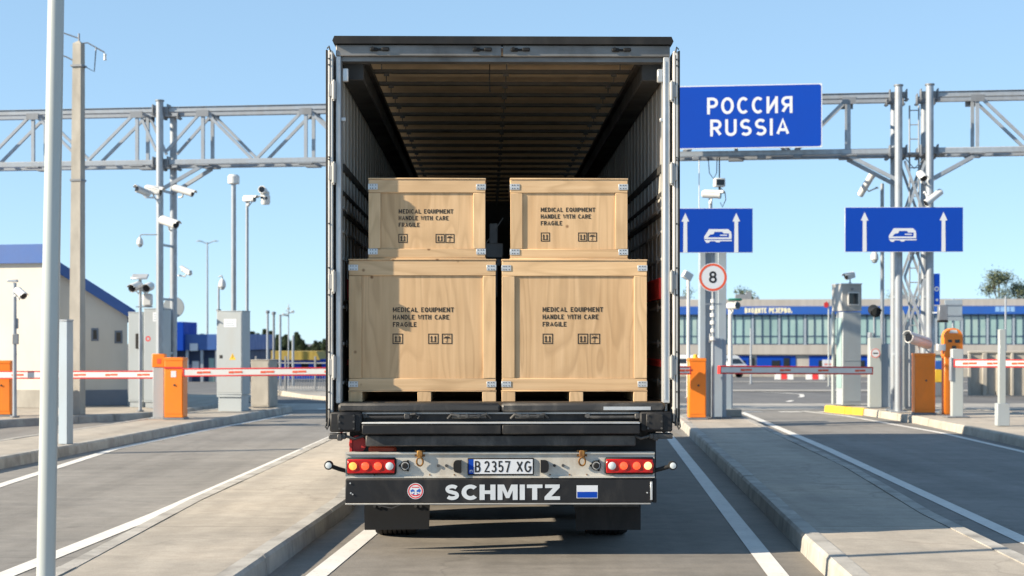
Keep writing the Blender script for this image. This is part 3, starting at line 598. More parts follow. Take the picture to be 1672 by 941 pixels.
def crate(label, x0, x1, z0, z1, yf, depth, skid, txt, icons, isz, chh):
    """x0..z1 outer size in trailer-space; front at yf. Its own root stands at the middle of its base."""
    cx = (x0 + x1) / 2; base = Vector((cx, yf, z0))
    wloc = Matrix.Translation((-.067, 12.0, 0)) @ Matrix.Rotation(YAW, 4, 'Z') @ base
    t = thing('wooden_crate', label, 'crate', wloc, YAW, 'wooden crates in the trailer')
    w = (x1 - x0) / 2; H = z1 - z0; D = depth
    zb = .0 if not skid else skid
    b = MB(); b.box(-w + .012, w - .012, .0122, D - .02, zb + .012, H - .014); b.build('panel', ply, t)
    tr = .115 if skid else .10; sw = .098 if skid else .092; br = .10 if skid else .078
    tk = .0
    for nm, a0, a1, c0, c1, mt in (('frame_board', -w, w, H - tr - .012, H - .0125, board_h), ('frame_board', -w, w, zb + .010, zb + br, board_h), ('frame_board', -w, -w + sw, zb + br + .002, H - tr - .014, board_v), ('frame_board', w - sw, w, zb + br + .002, H - tr - .014, board_v)):
        b = MB(); b.box(a0, a1, tk, .0115, c0, c1, .003); b.build(nm, mt, t)
    b = MB(); b.box(-w - .004, w + .004, -.006, D + .004, H - .012, H, .003); b.build('lid', board_h, t)
    b = MB(); b.box(-w - .006, w + .006, -.006, D + .004, zb, zb + .0095, .003); b.build('base_board', board_h, t)
    for s in (-1, 1):    # side boards
        b = MB(); xa, xb = s * (w - .011), s * (w + .0)
        b.box(xa, xb, .024, D - .02, H - tr, H - .0125, .002); b.box(xa, xb, .024, D - .02, zb + .012, zb + br, .002); b.build('side_frame', board_h, t)
    if skid:
        for xs in (-w + .05, -.005 + .02, w - .05):
            b = MB(); b.box(xs - .052, xs + .052, -.004, D, 0.0, skid - .0005, .003); b.build('skid', board_v, t)
    for s in (-1, 1):
        for zz in (H - .067, zb + .045 + .012):
            b = MB(); xa, xb = s * (w + .003), s * (w - .07)
            b.box(xa, xb, -.0045, -.0005, zz - .022, zz + .022, .001); b.box(s * (w + .0035), s * (w + .0005), -.004, .06, zz - .022, zz + .022)
            q = b.build('corner_bracket', alu, t)
            for i in (.015, .032, .055):
                for j in (-.012, .012): n_ = MB(); n_.cyl((s * (w - i), -.0065, zz + j), (s * (w - i), -.004, zz + j), .0042, n=6); n_.build('nail', worn, q)
    yt = .0108
    b = MB()
    for ln, (px, pz, wd) in zip(('MEDICAL EQUIPMENT', 'HANDLE WITH CARE', 'FRAGILE'), txt): write(b, ln, px, pz, chh, yt, .19, .15, width=wd)
    b.build('lettering', ink, t)
    for k, (ix, iz) in enumerate(icons):
        b = MB(); (icon_umbrella if k == 2 else icon_arrows)(b, ix, iz, isz, yt); b.build('handling_mark', ink, t)
def crate_px(label, px0, px1, py0, py1, yf, depth, skid, lines, icons, isz, chh):
    # pixels are measured on the crate's front plane: scale there is F/(12+yf)
    S = F / (12.0 + yf); off = -.067 - math.sin(YAW) * yf
    X = lambda p: (p - CX) / S - off
    Z = lambda p: EYE + (HY - p) / S
    x0, x1, z1, z0 = X(px0), X(px1), Z(py0), Z(py1); cx = (x0 + x1) / 2
    crate(label, x0, x1, z0, z1, yf, depth, skid, [(X(a) - cx, Z(bb) - z0, (c - a) / S) for a, bb, c in lines], [(X(a) - cx, Z(bb) - z0) for a, bb in icons], isz / S, chh / S)
crate_px('left one of the two large plywood crates standing on skids on the trailer floor', 570, 809.5, 423, 656, .10, 1.15, .076, [(641.5, 510, 741), (641.5, 522, 733), (641.5, 534, 680)], [(649.5, 553.5), (707.5, 553.5), (730, 553.5)], 15.5, 7.9)
crate_px('right one of the two large plywood crates on skids, half in sunlight', 819.5, 1056.5, 423.5, 656, .10, 1.15, .076, [(886, 509.5, 985), (886, 521.5, 977), (886, 533.5, 925)], [(894.5, 553.5), (952, 553.5), (971.5, 553.5)], 15.5, 7.9)
crate_px('smaller plywood crate stacked on the left large crate under the trailer roof', 602, 792.5, 291, 423.3, .11, .9, 0, [(651, 349, 740), (651, 360, 732), (651, 371, 685)], [(658, 389.5), (718.5, 389.5), (734.5, 389.5)], 13.5, 7.2)
crate_px('smaller plywood crate stacked on the right large crate under the trailer roof', 833.5, 1025, 291, 423.8, .11, .9, 0, [(883, 346, 972), (883, 357, 965), (883, 368, 918)], [(890.5, 387), (951.5, 387), (967.5, 387)], 13.5, 7.2)
# ================================================================== ground, roads, islands
def sheet(name, poly, z, mat, kind='structure'):
    b = MB(); b.add([(x, y, z(y) if callable(z) else z) for x, y in poly], [tuple(range(len(poly)))])
    o = b.build(name, mat, smooth=False); o['kind'] = kind; return o
b = MB(); ys = [-40, -5, 10, 25, 45, 60, 75, 90, 105, 120, 135, 200, 400, 1200]; xs = [-600, -100, -30, 0, 30, 100, 600]
vs = [(x, y, gz(y)) for y in ys for x in xs]; nx = len(xs)
b.add(vs, [(j * nx + i, j * nx + i + 1, (j + 1) * nx + i + 1, (j + 1) * nx + i) for j in range(len(ys) - 1) for i in range(nx - 1)])
struct(b.build('ground', asphalt, smooth=False))
sheet('road', [(-9.4, -30), (-1.65, -30), (-1.65, 37), (-9.4, 37)], .004, road_m)
sheet('truck_lane', [(-1.648, -30), (2.9, -30), (2.9, 37), (-1.648, 37)], .004, lane_m)
sheet('right_road', [(2.902, -30), (16, -30), (16, 37), (2.902, 37)], .004, road_m)
sheet('bounce_apron', [(-60, -38), (60, -38), (60, 4.0), (-60, 4.0)], .0065, band_m)  # unseen pale ground added behind the camera to bounce light onto the crates
sheet('concrete_strip', [(-14, 37.2), (40, 37.2), (40, 41.0), (-14, 41.0)], .006, band_m)
b = MB(); 
for y0, y1 in ((56, 60), (88, 93)): b.add([(4, y0, gz(y0) + .02), (60, y0 - 2, gz(y0 - 2) + .02), (60, y1 - 2, gz(y1 - 2) + .02), (4, y1, gz(y1) + .02)], [(0, 1, 2, 3)])
struct(b.build('concrete_strip', band_m, smooth=False))
def inset(poly, d):
    n = len(poly); out = []; area = sum(poly[i][0] * poly[(i + 1) % n][1] - poly[(i + 1) % n][0] * poly[i][1] for i in range(n)); sg = 1 if area > 0 else -1
    for i in range(n):
        p, a, c = Vector(poly[i]), Vector(poly[i - 1]), Vector(poly[(i + 1) % n])
        d0, d1 = (p - a).normalized(), (c - p).normalized(); n0, n1 = Vector((-d0.y, d0.x)) * sg, Vector((-d1.y, d1.x)) * sg
        m = (n0 + n1); m = m / max(.35, m.length_squared / 2) if m.length > 1e-6 else n0
        out.append(tuple(p + m * d))
    return out
def island(outline, km, z0=0.0, h=IZ, name='pavement', top=None):
    ins = inset(outline, .155)
    b = MB(); b.add([(x, y, z0 + h - .006) for x, y in ins], [tuple(range(len(ins)))])
    o = b.build(name, top or pave_m, smooth=False); o['kind'] = 'structure'
    k = MB(); n = len(outline)
    for i in range(n):
        a, c = Vector(outline[i]), Vector(outline[(i + 1) % n]); ia, ic = Vector(ins[i]), Vector(ins[(i + 1) % n])
        L = (c - a).length; m = max(1, round(L / 1.0)); g = .006 / L
        for q in range(m):
            t0, t1 = q / m + g, (q + 1) / m - g
            p0, p1, q0, q1 = a.lerp(c, t0), a.lerp(c, t1), ia.lerp(ic, t0), ia.lerp(ic, t1)
            u0, u1 = p0.lerp(q0, .10), p1.lerp(q1, .10); hh = h + rnd.uniform(-.004, .004); w0, w1 = p0.lerp(q0, .22), p1.lerp(q1, .22)
            e0, e1 = p0.lerp(q0, .97), p1.lerp(q1, .97)
            vs = [(*p0, z0 - .05), (*p1, z0 - .05), (*u0, z0 + hh - .025), (*u1, z0 + hh - .025), (*w0, z0 + hh), (*w1, z0 + hh), (*e0, z0 + hh), (*e1, z0 + hh), (*e0, z0 - .05), (*e1, z0 - .05)]
            k.add(vs, [(0, 1, 3, 2), (2, 3, 5, 4), (4, 5, 7, 6), (6, 7, 9, 8), (0, 2, 4, 6, 8), (1, 9, 7, 5, 3)])
    ko = k.build('kerb', km, smooth=False); ko['kind'] = 'structure'
    return o
isl_D = [(-2.1, 2), (-1.745, 10.07), (-1.53, 15.1), (-1.62, 18), (-1.75, 27), (-2.82, 27), (-2.95, 20), (-3.07, 14.9), (-3.03, 10.5), (-3.1, 2)]
isl_R = [(1.72, 2), (3.3, 2), (3.6, 11.3), (3.69, 13.7), (4.10, 18.97), (4.45, 27.8), (4.62, 31.6), (4.3, 32.2), (3.5, 32.2), (3.2, 31.2), (3.10, 28.8), (2.41, 15.43), (2.215, 11.96), (2.13, 10.07)]
isl_F = [(7.4, 6), (10.3, 6), (10.4, 24), (10.5, 33), (9.6, 36.6), (7.5, 36.8), (7.15, 36.2), (7.4, 35.2), (7.65, 34.5), (7.92, 31.2), (7.87, 27.2), (7.8, 24.2), (7.6, 15)]
isl_C = [(-6.9, 14), (-6.5, 20.17), (-6.32, 22.2), (-6.11, 24.4), (-5.8, 28.3), (-5.1, 34.8), (-5.0, 36.2), (-5.25, 36.9), (-5.8, 37), (-6.2, 36.5), (-6.6, 34), (-7.1, 29.5), (-7.6, 25), (-8.1, 20), (-8.6, 14)]
isl_B = [(-9.58, 29.7), (-7.5, 32.9), (-7.2, 33.6), (-7.0, 35), (-6.9, 44), (-18, 44), (-20, 29), (-13.0, 24.5)]
for pl, km in ((isl_D, kerb_m), (isl_R, kerb_m), (isl_F, kerb_l), (isl_C, kerb_m), (isl_B, kerb_m)): island(pl, km)
island([(-4.2, 41.5), (-1.5, 41.5), (-1.5, 53), (-8.0, 53), (-7.6, 50), (-6.0, 45)], kerb_l, -.10, .20, 'pavement', band_m)
b = MB()     # yellow painted kerb nose
yel = [(7.13, 36.2), (7.385, 35.2), (7.64, 34.52)]
for a, c in zip(yel, yel[1:]):
    a, c = Vector(a), Vector(c); d = (c - a).normalized(); nrm = Vector((-d.y, d.x)) * -1
    a0, c0 = a + d * .01, c - d * .01
    vs = [(*(p - nrm * (-.0) + off), z) for p in (a0, c0) for off, z in ((Vector((-.012, -.004)), 0.0), (Vector((-.004, -.002)), .132), (Vector((.03, .006)), .160), (Vector((.14, .05)), .160))]
    b.add(vs, [(0, 1, 5, 4), (1, 2, 6, 5), (2, 3, 7, 6), (0, 4, 7, 3), (0, 3, 2, 1), (4, 5, 6, 7)])
struct(b.build('painted_kerb', yellow, smooth=False))
def line(pts, w, z=.0085):
    b = MB(); P = [Vector(p) for p in pts]; L = []; Rr = []
    for i, p in enumerate(P):
        d = (P[min(i + 1, len(P) - 1)] - P[max(i - 1, 0)]).normalized(); n_ = Vector((-d.y, d.x)) * w / 2
        zz = z + gz(p.y); L.append((*(p + n_), zz)); Rr.append((*(p - n_), zz))
    n_ = len(P); b.add(L + Rr, [(i, i + 1, n_ + i + 1, n_ + i) for i in range(n_ - 1)])
    o = b.build('lane_marking', paint_m, smooth=False); o['kind'] = 'structure'
line([(-3.86, 2), (-3.54, 11.1), (-3.34, 14.95), (-3.05, 26.4), (-2.9, 34)], .16)
line([(-5.45, 12), (-5.78, 18), (-5.98, 23.9), (-5.55, 29), (-4.88, 35)], .14)
line([(-1.73, 5), (-1.36, 11.08), (-1.20, 13.75), (-1.05, 18)], .15)
line([(1.54, 5), (1.855, 11.08), (2.62, 25.9), (2.85, 31)], .15)
line([(3.85, 5), (4.19, 12.96), (4.75, 24), (5.23, 36.5)], .15)
line([(7.1, 8), (7.45, 20), (7.58, 28), (7.2, 34.2), (6.7, 36.6)], .12)
line([(7.3, 42), (8.6, 47), (9.2, 50.5), (9.1, 53), (8.7, 55)], .14)
line([(10.2, 44), (12, 52), (14.5, 62)], .13)
line([(-4.6, 37.6), (-2.5, 38.2)], .5, .011)
for q in range(3): line([(5.2 + q * .9, 36.2), (5.7 + q * .9, 36.25)], .3)

# ================================================================== gantries
GA = math.atan2(-2.1, 15.75)
G1 = Vector((-7.70, 35.4, IZ))
def gantry(name, label, loc, nodes, posts, ends, knees, z0=5.57 - IZ, z1=6.72 - IZ, hd=.33):
    t = thing(name, label, 'gantry', loc, GA, 'steel gantries over the lanes')
    for px in posts:
        for s in (-1, 1):
            b = MB(); b.cyl((px, s * .44, .02), (px, s * .44, 6.86 - IZ + (.04 if s < 0 else .0)), .080, n=18); b.box(px - .17, px + .17, s * .44 - .17, s * .44 + .17, 0, .025)
            po = b.build('post', steel, t)
            b = MB(); b.cyl((px, s * .44, 6.86 - IZ + (.04 if s < 0 else .0)), (px, s * .44, 6.89 - IZ + (.04 if s < 0 else .0)), .10, n=18); b.build('cap', steel_dk, po)
        for z in (1.2, 2.4, 3.6, 4.8): b = MB(); b.bar((px, -.40, z), (px, .40, z), .05, .05); b.build('tie_bar', steel, t)
    for s in (-1, 1):
        for z in (z0, z1):
            b = MB(); b.box(ends[0], ends[1], s * hd - .05, s * hd + .05, z - .055, z + .055, .012); b.box(ends[0], ends[1], s * hd - .075, s * hd + .075, z + (.056 if z == z1 else -.064), z + (.064 if z == z1 else -.056)); b.build('chord', steel, t)
    for px in posts:
        for z in (z0, z1):
            for s in (-1, 1):
                b = MB()
                for dx in (-.17, .17):
                    b.box(px + dx - .014, px + dx + .014, s * hd - .11, s * hd + .11, z - .12, z + .12, .004)
                    for k in (-1, 1): b.cyl((px + dx - .04, s * hd + k * .085, z - .09), (px + dx + .04, s * hd + k * .085, z - .09), .018, n=6)
                b.box(px - .15, px + .15, s * .36 - .04, s * .42 + .04, z - .07, z + .07, .005); b.build('flange', steel_dk, t)
    for i, nx_ in enumerate(nodes):
        for s in (-1, 1):
            b = MB(); b.bar((nx_, s * hd, z0 + .05), (nx_, s * hd, z1 - .05), .07, .07); b.build('brace', steel, t)
            b = MB(); b.box(nx_ - .14, nx_ + .14, s * (hd + .052), s * (hd + .060), z1 - .16, z1 - .02); b.build('gusset', steel_dk, t); b = MB(); b.box(nx_ - .16, nx_ + .16, s * hd - .1, s * hd + .1, z0 - .09, z0 - .066); b.build('gusset', steel_dk, t)
        b = MB(); b.bar((nx_, -hd, z1 - .03), (nx_, hd, z1 - .03), .05, .05); b.bar((nx_, -hd, z0 + .03), (nx_, hd, z0 + .03), .05, .05); b.build('cross_bar', steel, t)
    allx = sorted(nodes)
    for a, c in zip(allx, allx[1:]):
        if any(a < p < c for p in posts): 
            p = [p for p in posts if a < p < c][0]; mids = None
            for s in (-1, 1):
                b = MB(); b.bar((a + .05, s * hd, z1 - .06), (p - .12, s * hd, z0 + .25), .055, .055); b.build('brace', steel, t)
                b = MB(); b.bar((c - .05, s * hd, z1 - .06), (p + .12, s * hd, z0 + .25), .055, .055); b.build('brace', steel, t)
            continue
        m = (a + c) / 2
        for s in (-1, 1):
            for e, k in ((a, .06), (c, -.06)):
                b = MB(); b.bar((e + k, s * hd, z1 - .06), (m - k, s * hd, z0 + .05), .06, .06); b.build('brace', steel, t)
    for px, nx_ in knees:
        for s in (-1, 1):
            b = MB(); b.bar((px, s * .40, z0 - .62), (nx_, s * hd, z0 - .09), .075, .075); b.build('knee_brace', steel, t)
    return t
GM = gantry('steel_gantry', 'long galvanised lattice gantry spanning the lanes behind the truck', G1, [-7.82, -5.4, -2.98, -.56] + [.95 + 2.325 * k for k in range(7)], [0, 15.9], (-9.6, 15.78), [(0, .93), (15.9, 14.92)])
b = MB()     # lamps under the span, cables and signs' clamps
for x in (11.75, 13.1, 13.85): b.box(x - .09, x + .09, -.42, -.26, 5.57 - IZ - .13, 5.57 - IZ - .066, .006)
b.build('under_lamp', steel_dk, GM)
GR_LOC = Vector((8.68, 33.2, IZ))
GR = gantry('steel_gantry', 'galvanised lattice gantry running off the right edge of the view from the ladder posts', GR_LOC, [.97, 3.3, 5.63, 7.96], [0], (.1, 9.3), [(0, .97)])
for k, (za, zb_) in enumerate(((5.2, 4.0), (4.0, 2.8), (2.8, 1.6))):
    for s in (-1, 1):
        b = MB(); b.bar((-.50, s * .42, za), (-.08, s * .42, zb_), .05, .05); b.build('lattice_brace', steel, GR)
        b = MB(); b.bar((-.50, s * .38, zb_), (-.08, s * .38, za), .05, .05); b.build('lattice_brace', steel, GR)
b = MB()
for x in (-.36, -.17): b.cyl((x, -.02, .1), (x, -.02, 6.4), .018, n=8)
for k in range(21): b.cyl((-.36, -.02, .3 + k * .3), (-.17, -.02, .3 + k * .3), .012, n=6)
b.build('ladder', steel, GR)
b = MB(); b.box(-.62, .35, -.3, .3, 5.35, 5.39); b.tube([(-.5, -.3, 5.3), (-.3, -.32, 5.05), (-.1, -.3, 5.25)], .012, 6); b.build('platform', steel_dk, GR)

# ================================================================== road signs
def sign_panel(name, label, c, w, h, rz=0.0, border=True, cat='road sign', group=None):
    """blue panel standing on its own back rails; root at the middle of its lower edge"""
    t = thing(name, label, cat, (c[0], c[1], c[2] - h / 2), rz, group)
    b = MB(); b.box(-w / 2, w / 2, 0, .025, 0, h, .004); b.build('backing', alu, t)
    r_ = .05 if border else .004
    b = MB(); e = .022 if border else .010
    pts = []
    for cx, cz, a in ((w / 2 - e - r_, e + r_, -90), (w / 2 - e - r_, h - e - r_, 0), (-w / 2 + e + r_, h - e - r_, 90), (-w / 2 + e + r_, e + r_, 180)): pts += arc(cx, cz, r_, r_, a, a + 90, 5)
    b.prism(pts, -.004, -.001); b.build('face', blue_s, t)
    b = MB(); b.box(-w / 2 + .002, w / 2 - .002, -.0018, -.0008, .002, h - .002); b.build('border', sign_w, t)
    b = MB()
    for z in (h * .22, h * .78): b.box(-w / 2 + .1, w / 2 - .1, .0255, .07, z - .03, z + .03)
    b.build('rail', steel, t)
    return t
Yr = 33.05; s_ = F / Yr
t = sign_panel('country_sign', 'large blue sign with two lines of white lettering on the gantry right of the truck', (WX(1222, Yr), Yr, WZ(190.5, Yr)), 237 / s_, 104 / s_, GA, cat='road sign')
hh = 104 / s_; X = lambda p: (p - 1222) / s_; Z = lambda p: hh / 2 - (p - 190.5) / s_
b = MB(); write(b, 'РОССИЯ', X(1155), Z(186), 27.5 / s_, -.0065, .17, .19, width=138 / s_); b.build('lettering', sign_w, t)
b = MB(); write(b, 'RUSSIA', X(1160), Z(222), 27.5 / s_, -.0065, .17, .19, width=128 / s_); b.build('lettering', sign_w, t)
def lane_sign(label, cxp, cyp, Y, wp, hp, arrows, symx):
    s_ = F / Y; t = sign_panel('lane_sign', label, (WX(cxp, Y), Y, WZ(cyp, Y)), wp / s_, hp / s_, R(-1.5), False, group='blue lane signs with arrows')
    h = hp / s_; X = lambda p: (p - cxp) / s_; Z = lambda p: h / 2 - (p - cyp) / s_
    y0 = cyp - 367  # offset against the left sign's own pixel rows
    for ax in arrows:
        b = MB(); x = X(ax); b.flat([(x - 3.4 / s_, .004), (x + 3.4 / s_, .004), (x + 3.0 / s_, h - 22 / s_), (x + 6.3 / s_, h - 22 / s_), (x, h - 8 / s_), (x - 6.3 / s_, h - 22 / s_), (x - 3.0 / s_, h - 22 / s_)], -.0065); b.build('arrow', sign_w, t)
    b = MB(); u = 1 / s_
    o = (X(symx), h / 2 - 9 * u)
    P = lambda pts: [(o[0] + (a - 640) / 18.8 * u, o[1] - (c - 470) / 18.8 * u) for a, c in pts]
    # a ring-like coach outline cut into pieces, a bar inside and a double line beneath
    b.flat(P([(215, 490), (360, 262), (530, 262), (530, 345), (500, 415), (400, 425), (320, 515), (215, 515)]), -.0065)
    b.flat(P([(530, 262), (950, 262), (1040, 350), (1040, 395), (800, 395), (770, 345), (530, 345)]), -.0065)
    b.flat(P([(215, 517), (1050, 517), (1050, 567), (215, 567)]), -.0065)
    b.flat(P([(970, 398), (1050, 398), (1050, 516), (970, 516)]), -.0065)
    b.flat(P([(700, 432), (915, 432), (915, 466), (700, 466)]), -.0065)
    b.flat(P([(215, 595), (1060, 595), (1060, 632), (715, 632), (680, 668), (580, 668), (545, 632), (400, 632), (360, 680), (280, 680)]), -.0065)
    b.build('coach_symbol', sign_w, t)
    return t
lane_sign('blue lane sign with two white arrows above the round speed limit sign', 1160.5, 376.5, 30.05, 137, 73, (1119, 1202), 1172.5)
lane_sign('blue lane sign with two white arrows on the gantry posts right of the kiosk tower', 1476, 375, 32.5, 192, 73.5, (1412, 1540), 1474)
def round_sign(label, px, py, Y, rp, text):
    s_ = F / Y; t = thing('speed_sign', label, 'road sign', (WX(px, Y), Y, WZ(py, Y)))
    r = rp / s_
    b = MB(); b.lathe([(r, -.002), (r, .012)], (0, 0, 0), 'Y', 40); b.build('plate', sign_w, t)
    b = MB(); b.disc(0, 0, -.004, r * .955, 40, r * .80); b.build('red_ring', redor, t)
    b = MB()
    if text == '8': write(b, '8', 0, -9.5 / s_, 19.5 / s_, -.0042, .17, .1, centre=True, sx=1.05)
    else: b.box(-r * .5, r * .5, -.005, -.003, -.12 * r, .10 * r)
    b.build('numeral', darkink, t)
    b = MB(); b.box(-r * .4, r * .4, .0125, .05, -.03, .03); b.build('clamp', steel, t)
    return t
round_sign('round red and white speed limit sign with a black 8 below the blue lane sign', 1164, 453, 30.1, 23.5, '8')
round_sign('tiny round red and white sign on a slim grey post beside the kiosk tower', 1429.5, 577, 34.72, 8, '')

# ================================================================== barriers
GB = 'orange barrier cabinets'
def cabinet(label, px0, px1, py0, py1, dep=.32, deco=False, rz=0.0, head=True):
    Y = (EYE - IZ) * F / (py1 - HY); s_ = F / Y; w = (px1 - px0) / s_; h = (py1 - py0) / s_
    t = thing('barrier_cabinet', label, 'barrier cabinet', (WX((px0 + px1) / 2, Y), Y, IZ), rz, GB)
    b = MB(); b.box(-w / 2, w / 2, 0, dep, .03, h, .012); o = b.build('body', orange, t)
    b = MB(); b.box(-w / 2 + .02, w / 2 - .02, -.006, -.001, .1, h * .78, .002); b.build('door', orange, t)
    b = MB(); b.box(-w / 2 - .005, w / 2 + .005, -.008, dep + .008, h - .05, h + .012, .008); b.build('lid', orange, t)
    b = MB(); b.box(-w / 2 - .02, w / 2 + .02, -.02, dep + .02, 0, .032); b.build('base', steel_dk, t)
    b = MB(); b.cyl((w * .05, -.02, h * .56), (w * .05, -.006, h * .56), .02, n=10); b.build('lock', worn, t)
    if deco:
        b = MB(); b.box(-w / 2 - .002, w / 2 + .002, -.010, -.0065, h - .20, h - .165); b.build('stripe', red, t)
        b = MB(); b.box(-.05, .05, -.010, -.0075, h - .36, h - .24); b.build('sticker', sign_w, t)
    return t, Y
cabinet('orange barrier cabinet cut by the left edge of the photo, beside the cream building', -16, 17, 590, 680)
tb, YB = cabinet('orange barrier cabinet with red stripe and white sticker below the left gantry posts', 268, 299, 585, 685, deco=True, rz=R(-4))
cabinet('dark orange barrier cabinet in the shade right beside the truck', 1125, 1153, 586, 685)
cabinet('bright orange barrier cabinet at the foot of the right gantry posts', 1494, 1527, 578, 677, rz=R(-4))
def boom(label, p0, p1, Y0, Y1, h=.155, n=6):
    """arm between two pixel points at given distances"""
    a, c = W(*p0, Y0), W(*p1, Y1); L = (c - a).length; t = thing('boom_barrier', label, 'barrier arm', a, 0.0, 'red and white barrier arms')
    d = c - a; t.rotation_euler = (0, -math.asin(d.z / L), math.atan2(d.y, d.x))
    b = MB(); b.box(0, L, -.04, .04, -h / 2 + .024, h / 2 - .024, .006); b.build('arm', white, t)
    b = MB(); b.box(-.004, L + .004, -.044, .044, h / 2 - .0235, h / 2, .006); b.box(-.004, L + .004, -.044, .044, -h / 2, -h / 2 + .0235, .006); b.box(L - .02, L + .006, -.046, .046, -h / 2 + .002, h / 2 - .002, .004); b.box(-.006, .02, -.046, .046, -h / 2 + .002, h / 2 - .002, .004); b.build('edge_strip', red, t)
    for k in range(n):
        x = L * (k + .65) / n; q = MB(); q.box(x - .13, x - .03, -.0445, -.0405, -.022, .018, .002); q.box(x - .02, x + .13, -.0445, -.0405, -.016, .020, .002); q.build('reflector', redor, t)
    return t
boom('barrier arm between the leaning pale pole and the grey post with an orange head', (-2, 612.5), (254, 612), 31.0, 30.2, n=5)
boom('barrier arm from the striped orange cabinet to behind the truck', (300, 608.5), (560, 606.5), 29.8, 29.6, n=5)
boom('short end of a barrier arm between the truck and the shaded orange cabinet', (1085, 605), (1127, 605), 29.7, 29.8, n=2)
boom('barrier arm crossing the lane between the grey column and the kiosk tower', (1174, 604), (1423, 605.5), 29.75, 31.5, n=4)
boom('barrier arm running off the right edge from the grey receiver post', (1558, 593.5), (1760, 594), 30.4, 29.6, n=5)
# receiver posts
def Yat(py, z=IZ): return (EYE - z) * F / (py - HY)
Y = Yat(684); t = thing('receiver_post', 'grey post with an orange head beside the striped orange cabinet', 'barrier post', (WX(258.5, Y), Y, IZ))
s_ = F / Y; b = MB(); b.box(-9 / s_, 9 / s_, 0, .18, .02, 84 / s_, .008); b.box(-.16, .16, -.06, .24, 0, .022); b.build('column', cab_grey, t)
b = MB(); b.box(-10 / s_, 10.5 / s_, -.012, .2, 84 / s_, 106 / s_, .012); b.build('head', orange, t)
b = MB(); b.box(-.02, .05, -.016, -.0125, 90 / s_, 98 / s_); b.build('mark', redor, t)
Y = Yat(682); t = thing('receiver_post', 'pale steel post on a foot plate holding the right-hand barrier arm', 'barrier post', (WX(1563, Y), Y, IZ))
s_ = F / Y; b = MB(); b.box(-8 / s_, 10 / s_, 0, .16, .02, 112 / s_, .008); b.build('column', pole_w, t)
b = MB(); b.box(-.22, .22, -.1, .26, 0, .025, .004); b.build('foot_plate', steel_dk, t)
b = MB(); b.box(-11 / s_, -8.2 / s_, -.02, .1, 60 / s_, 98 / s_, .004); b.build('rest', steel, t)
Y = Yat(677); s_ = F / Y; t = thing('card_reader_post', 'orange post with a round head beside the bright orange cabinet', 'card reader', (WX(1556, Y), Y, IZ))
b = MB(); b.box(-14 / s_, -2 / s_, 0, .22, 0, 106 / s_, .012); b.build('post', orange, t)
b = MB(); b.prism([(-15 / s_, 95 / s_), (15 / s_, 95 / s_)] + [(15 / s_ * math.cos(R(a)), 126 / s_ + 15 / s_ * math.sin(R(a))) for a in range(0, 181, 15)], -.05, .2); b.build('head', orange, t)
b = MB(); b.box(-3 / s_, 4 / s_, -.07, -.051, 104 / s_, 112 / s_, .004); b.box(-9 / s_, -3 / s_, -.06, -.051, 118 / s_, 122 / s_); b.box(2 / s_, 10 / s_, -.06, -.051, 117 / s_, 122 / s_); b.build('reader_window', lens, t)
b = MB(); b.box(-26 / s_, -13 / s_, -.06, .08, 104 / s_, 115 / s_, .006); b.build('printer_box', white, t)
b = MB(); b.prism([(-7 / s_, 133 / s_), (7 / s_, 133 / s_), (5 / s_, 138 / s_), (-5 / s_, 138 / s_)], -.055, -.051); b.build('lamp_cover', white, t)
Y = Yat(696); s_ = F / Y; t = thing('steel_bollard_post', 'slim pale post with a thicker foot box on the right island kerb', 'post', (WX(1639, Y), Y, IZ))
b = MB(); b.box(-10 / s_, 10 / s_, 0, .18, 0, 37 / s_, .006); b.build('foot_box', cab_grey, t)
b = MB(); b.box(-6.5 / s_, 4 / s_, .02, .13, 37 / s_, 158 / s_, .006); b.build('post', pole_w, t)

# ================================================================== poles at the left
t = thing('light_pole', 'tall pale grey metal pole leaning slightly at the far left foreground', 'pole', (WX(74.5, 9.5), 9.5, IZ))
top = W(96, -260, 9.5); b = MB(); b.cyl((0, 0, 0), tuple(top - t.location), .056, .046, n=28); b.build('shaft', pole_w, t)
b = MB(); b.box(-.16, .16, -.16, .16, -.002, .018, .004); b.build('base_plate', steel, t)
Y = Yat(725); s_ = F / Y; t = thing('steel_post', 'short square grey steel post on the island behind the leaning pale pole', 'post', (WX(107.5, Y), Y, IZ), R(-20))
b = MB(); b.box(-.075, .075, -.075, .075, 0, 200 / s_, .006); b.build('shaft', cab_blue, t)
b = MB(); b.box(-.08, .08, -.08, .08, 200 / s_, 203 / s_, .006); b.build('cap', steel, t)
Y = 31.9; t = thing('utility_pole', 'tall square concrete pole with bent metal brackets at its top', 'utility pole', (WX(125.5, Y), Y, IZ), R(-12))
b = MB(); h = WZ(72, Y) - IZ; w0, w1 = .125, .088
dx = (128.8 - 125.5) / F * Y
b.add([(x * w0, y_ * w0, 0) for x, y_ in ((-1, -1), (1, -1), (1, 1), (-1, 1))] + [(x * w1 + dx, y_ * w1, h) for x, y_ in ((-1, -1), (1, -1), (1, 1), (-1, 1))] + [(dx, 0, h + .07)], [(3, 2, 1, 0), (0, 1, 5, 4), (1, 2, 6, 5), (2, 3, 7, 6), (3, 0, 4, 7), (4, 5, 8), (5, 6, 8), (6, 7, 8), (7, 4, 8)]); b.build('shaft', concrete, t)
q = lambda px, py, dy=0: tuple(Matrix.Rotation(R(12), 3, 'Z') @ (W(px, py, Y + dy) - t.location))
b = MB(); b.tube([q(78, 45), (q(129, 63))], .014); b.tube([q(78, 82), q(108, 93), q(129, 104)], .014); b.tube([q(129, 72), q(143, 70), q(171, 86)], .014); b.tube([q(157, 77), q(154, 117), q(129, 104)], .014); b.tube([q(129, 55), q(129, 70)], .02); b.build('bracket', steel_dk, t)
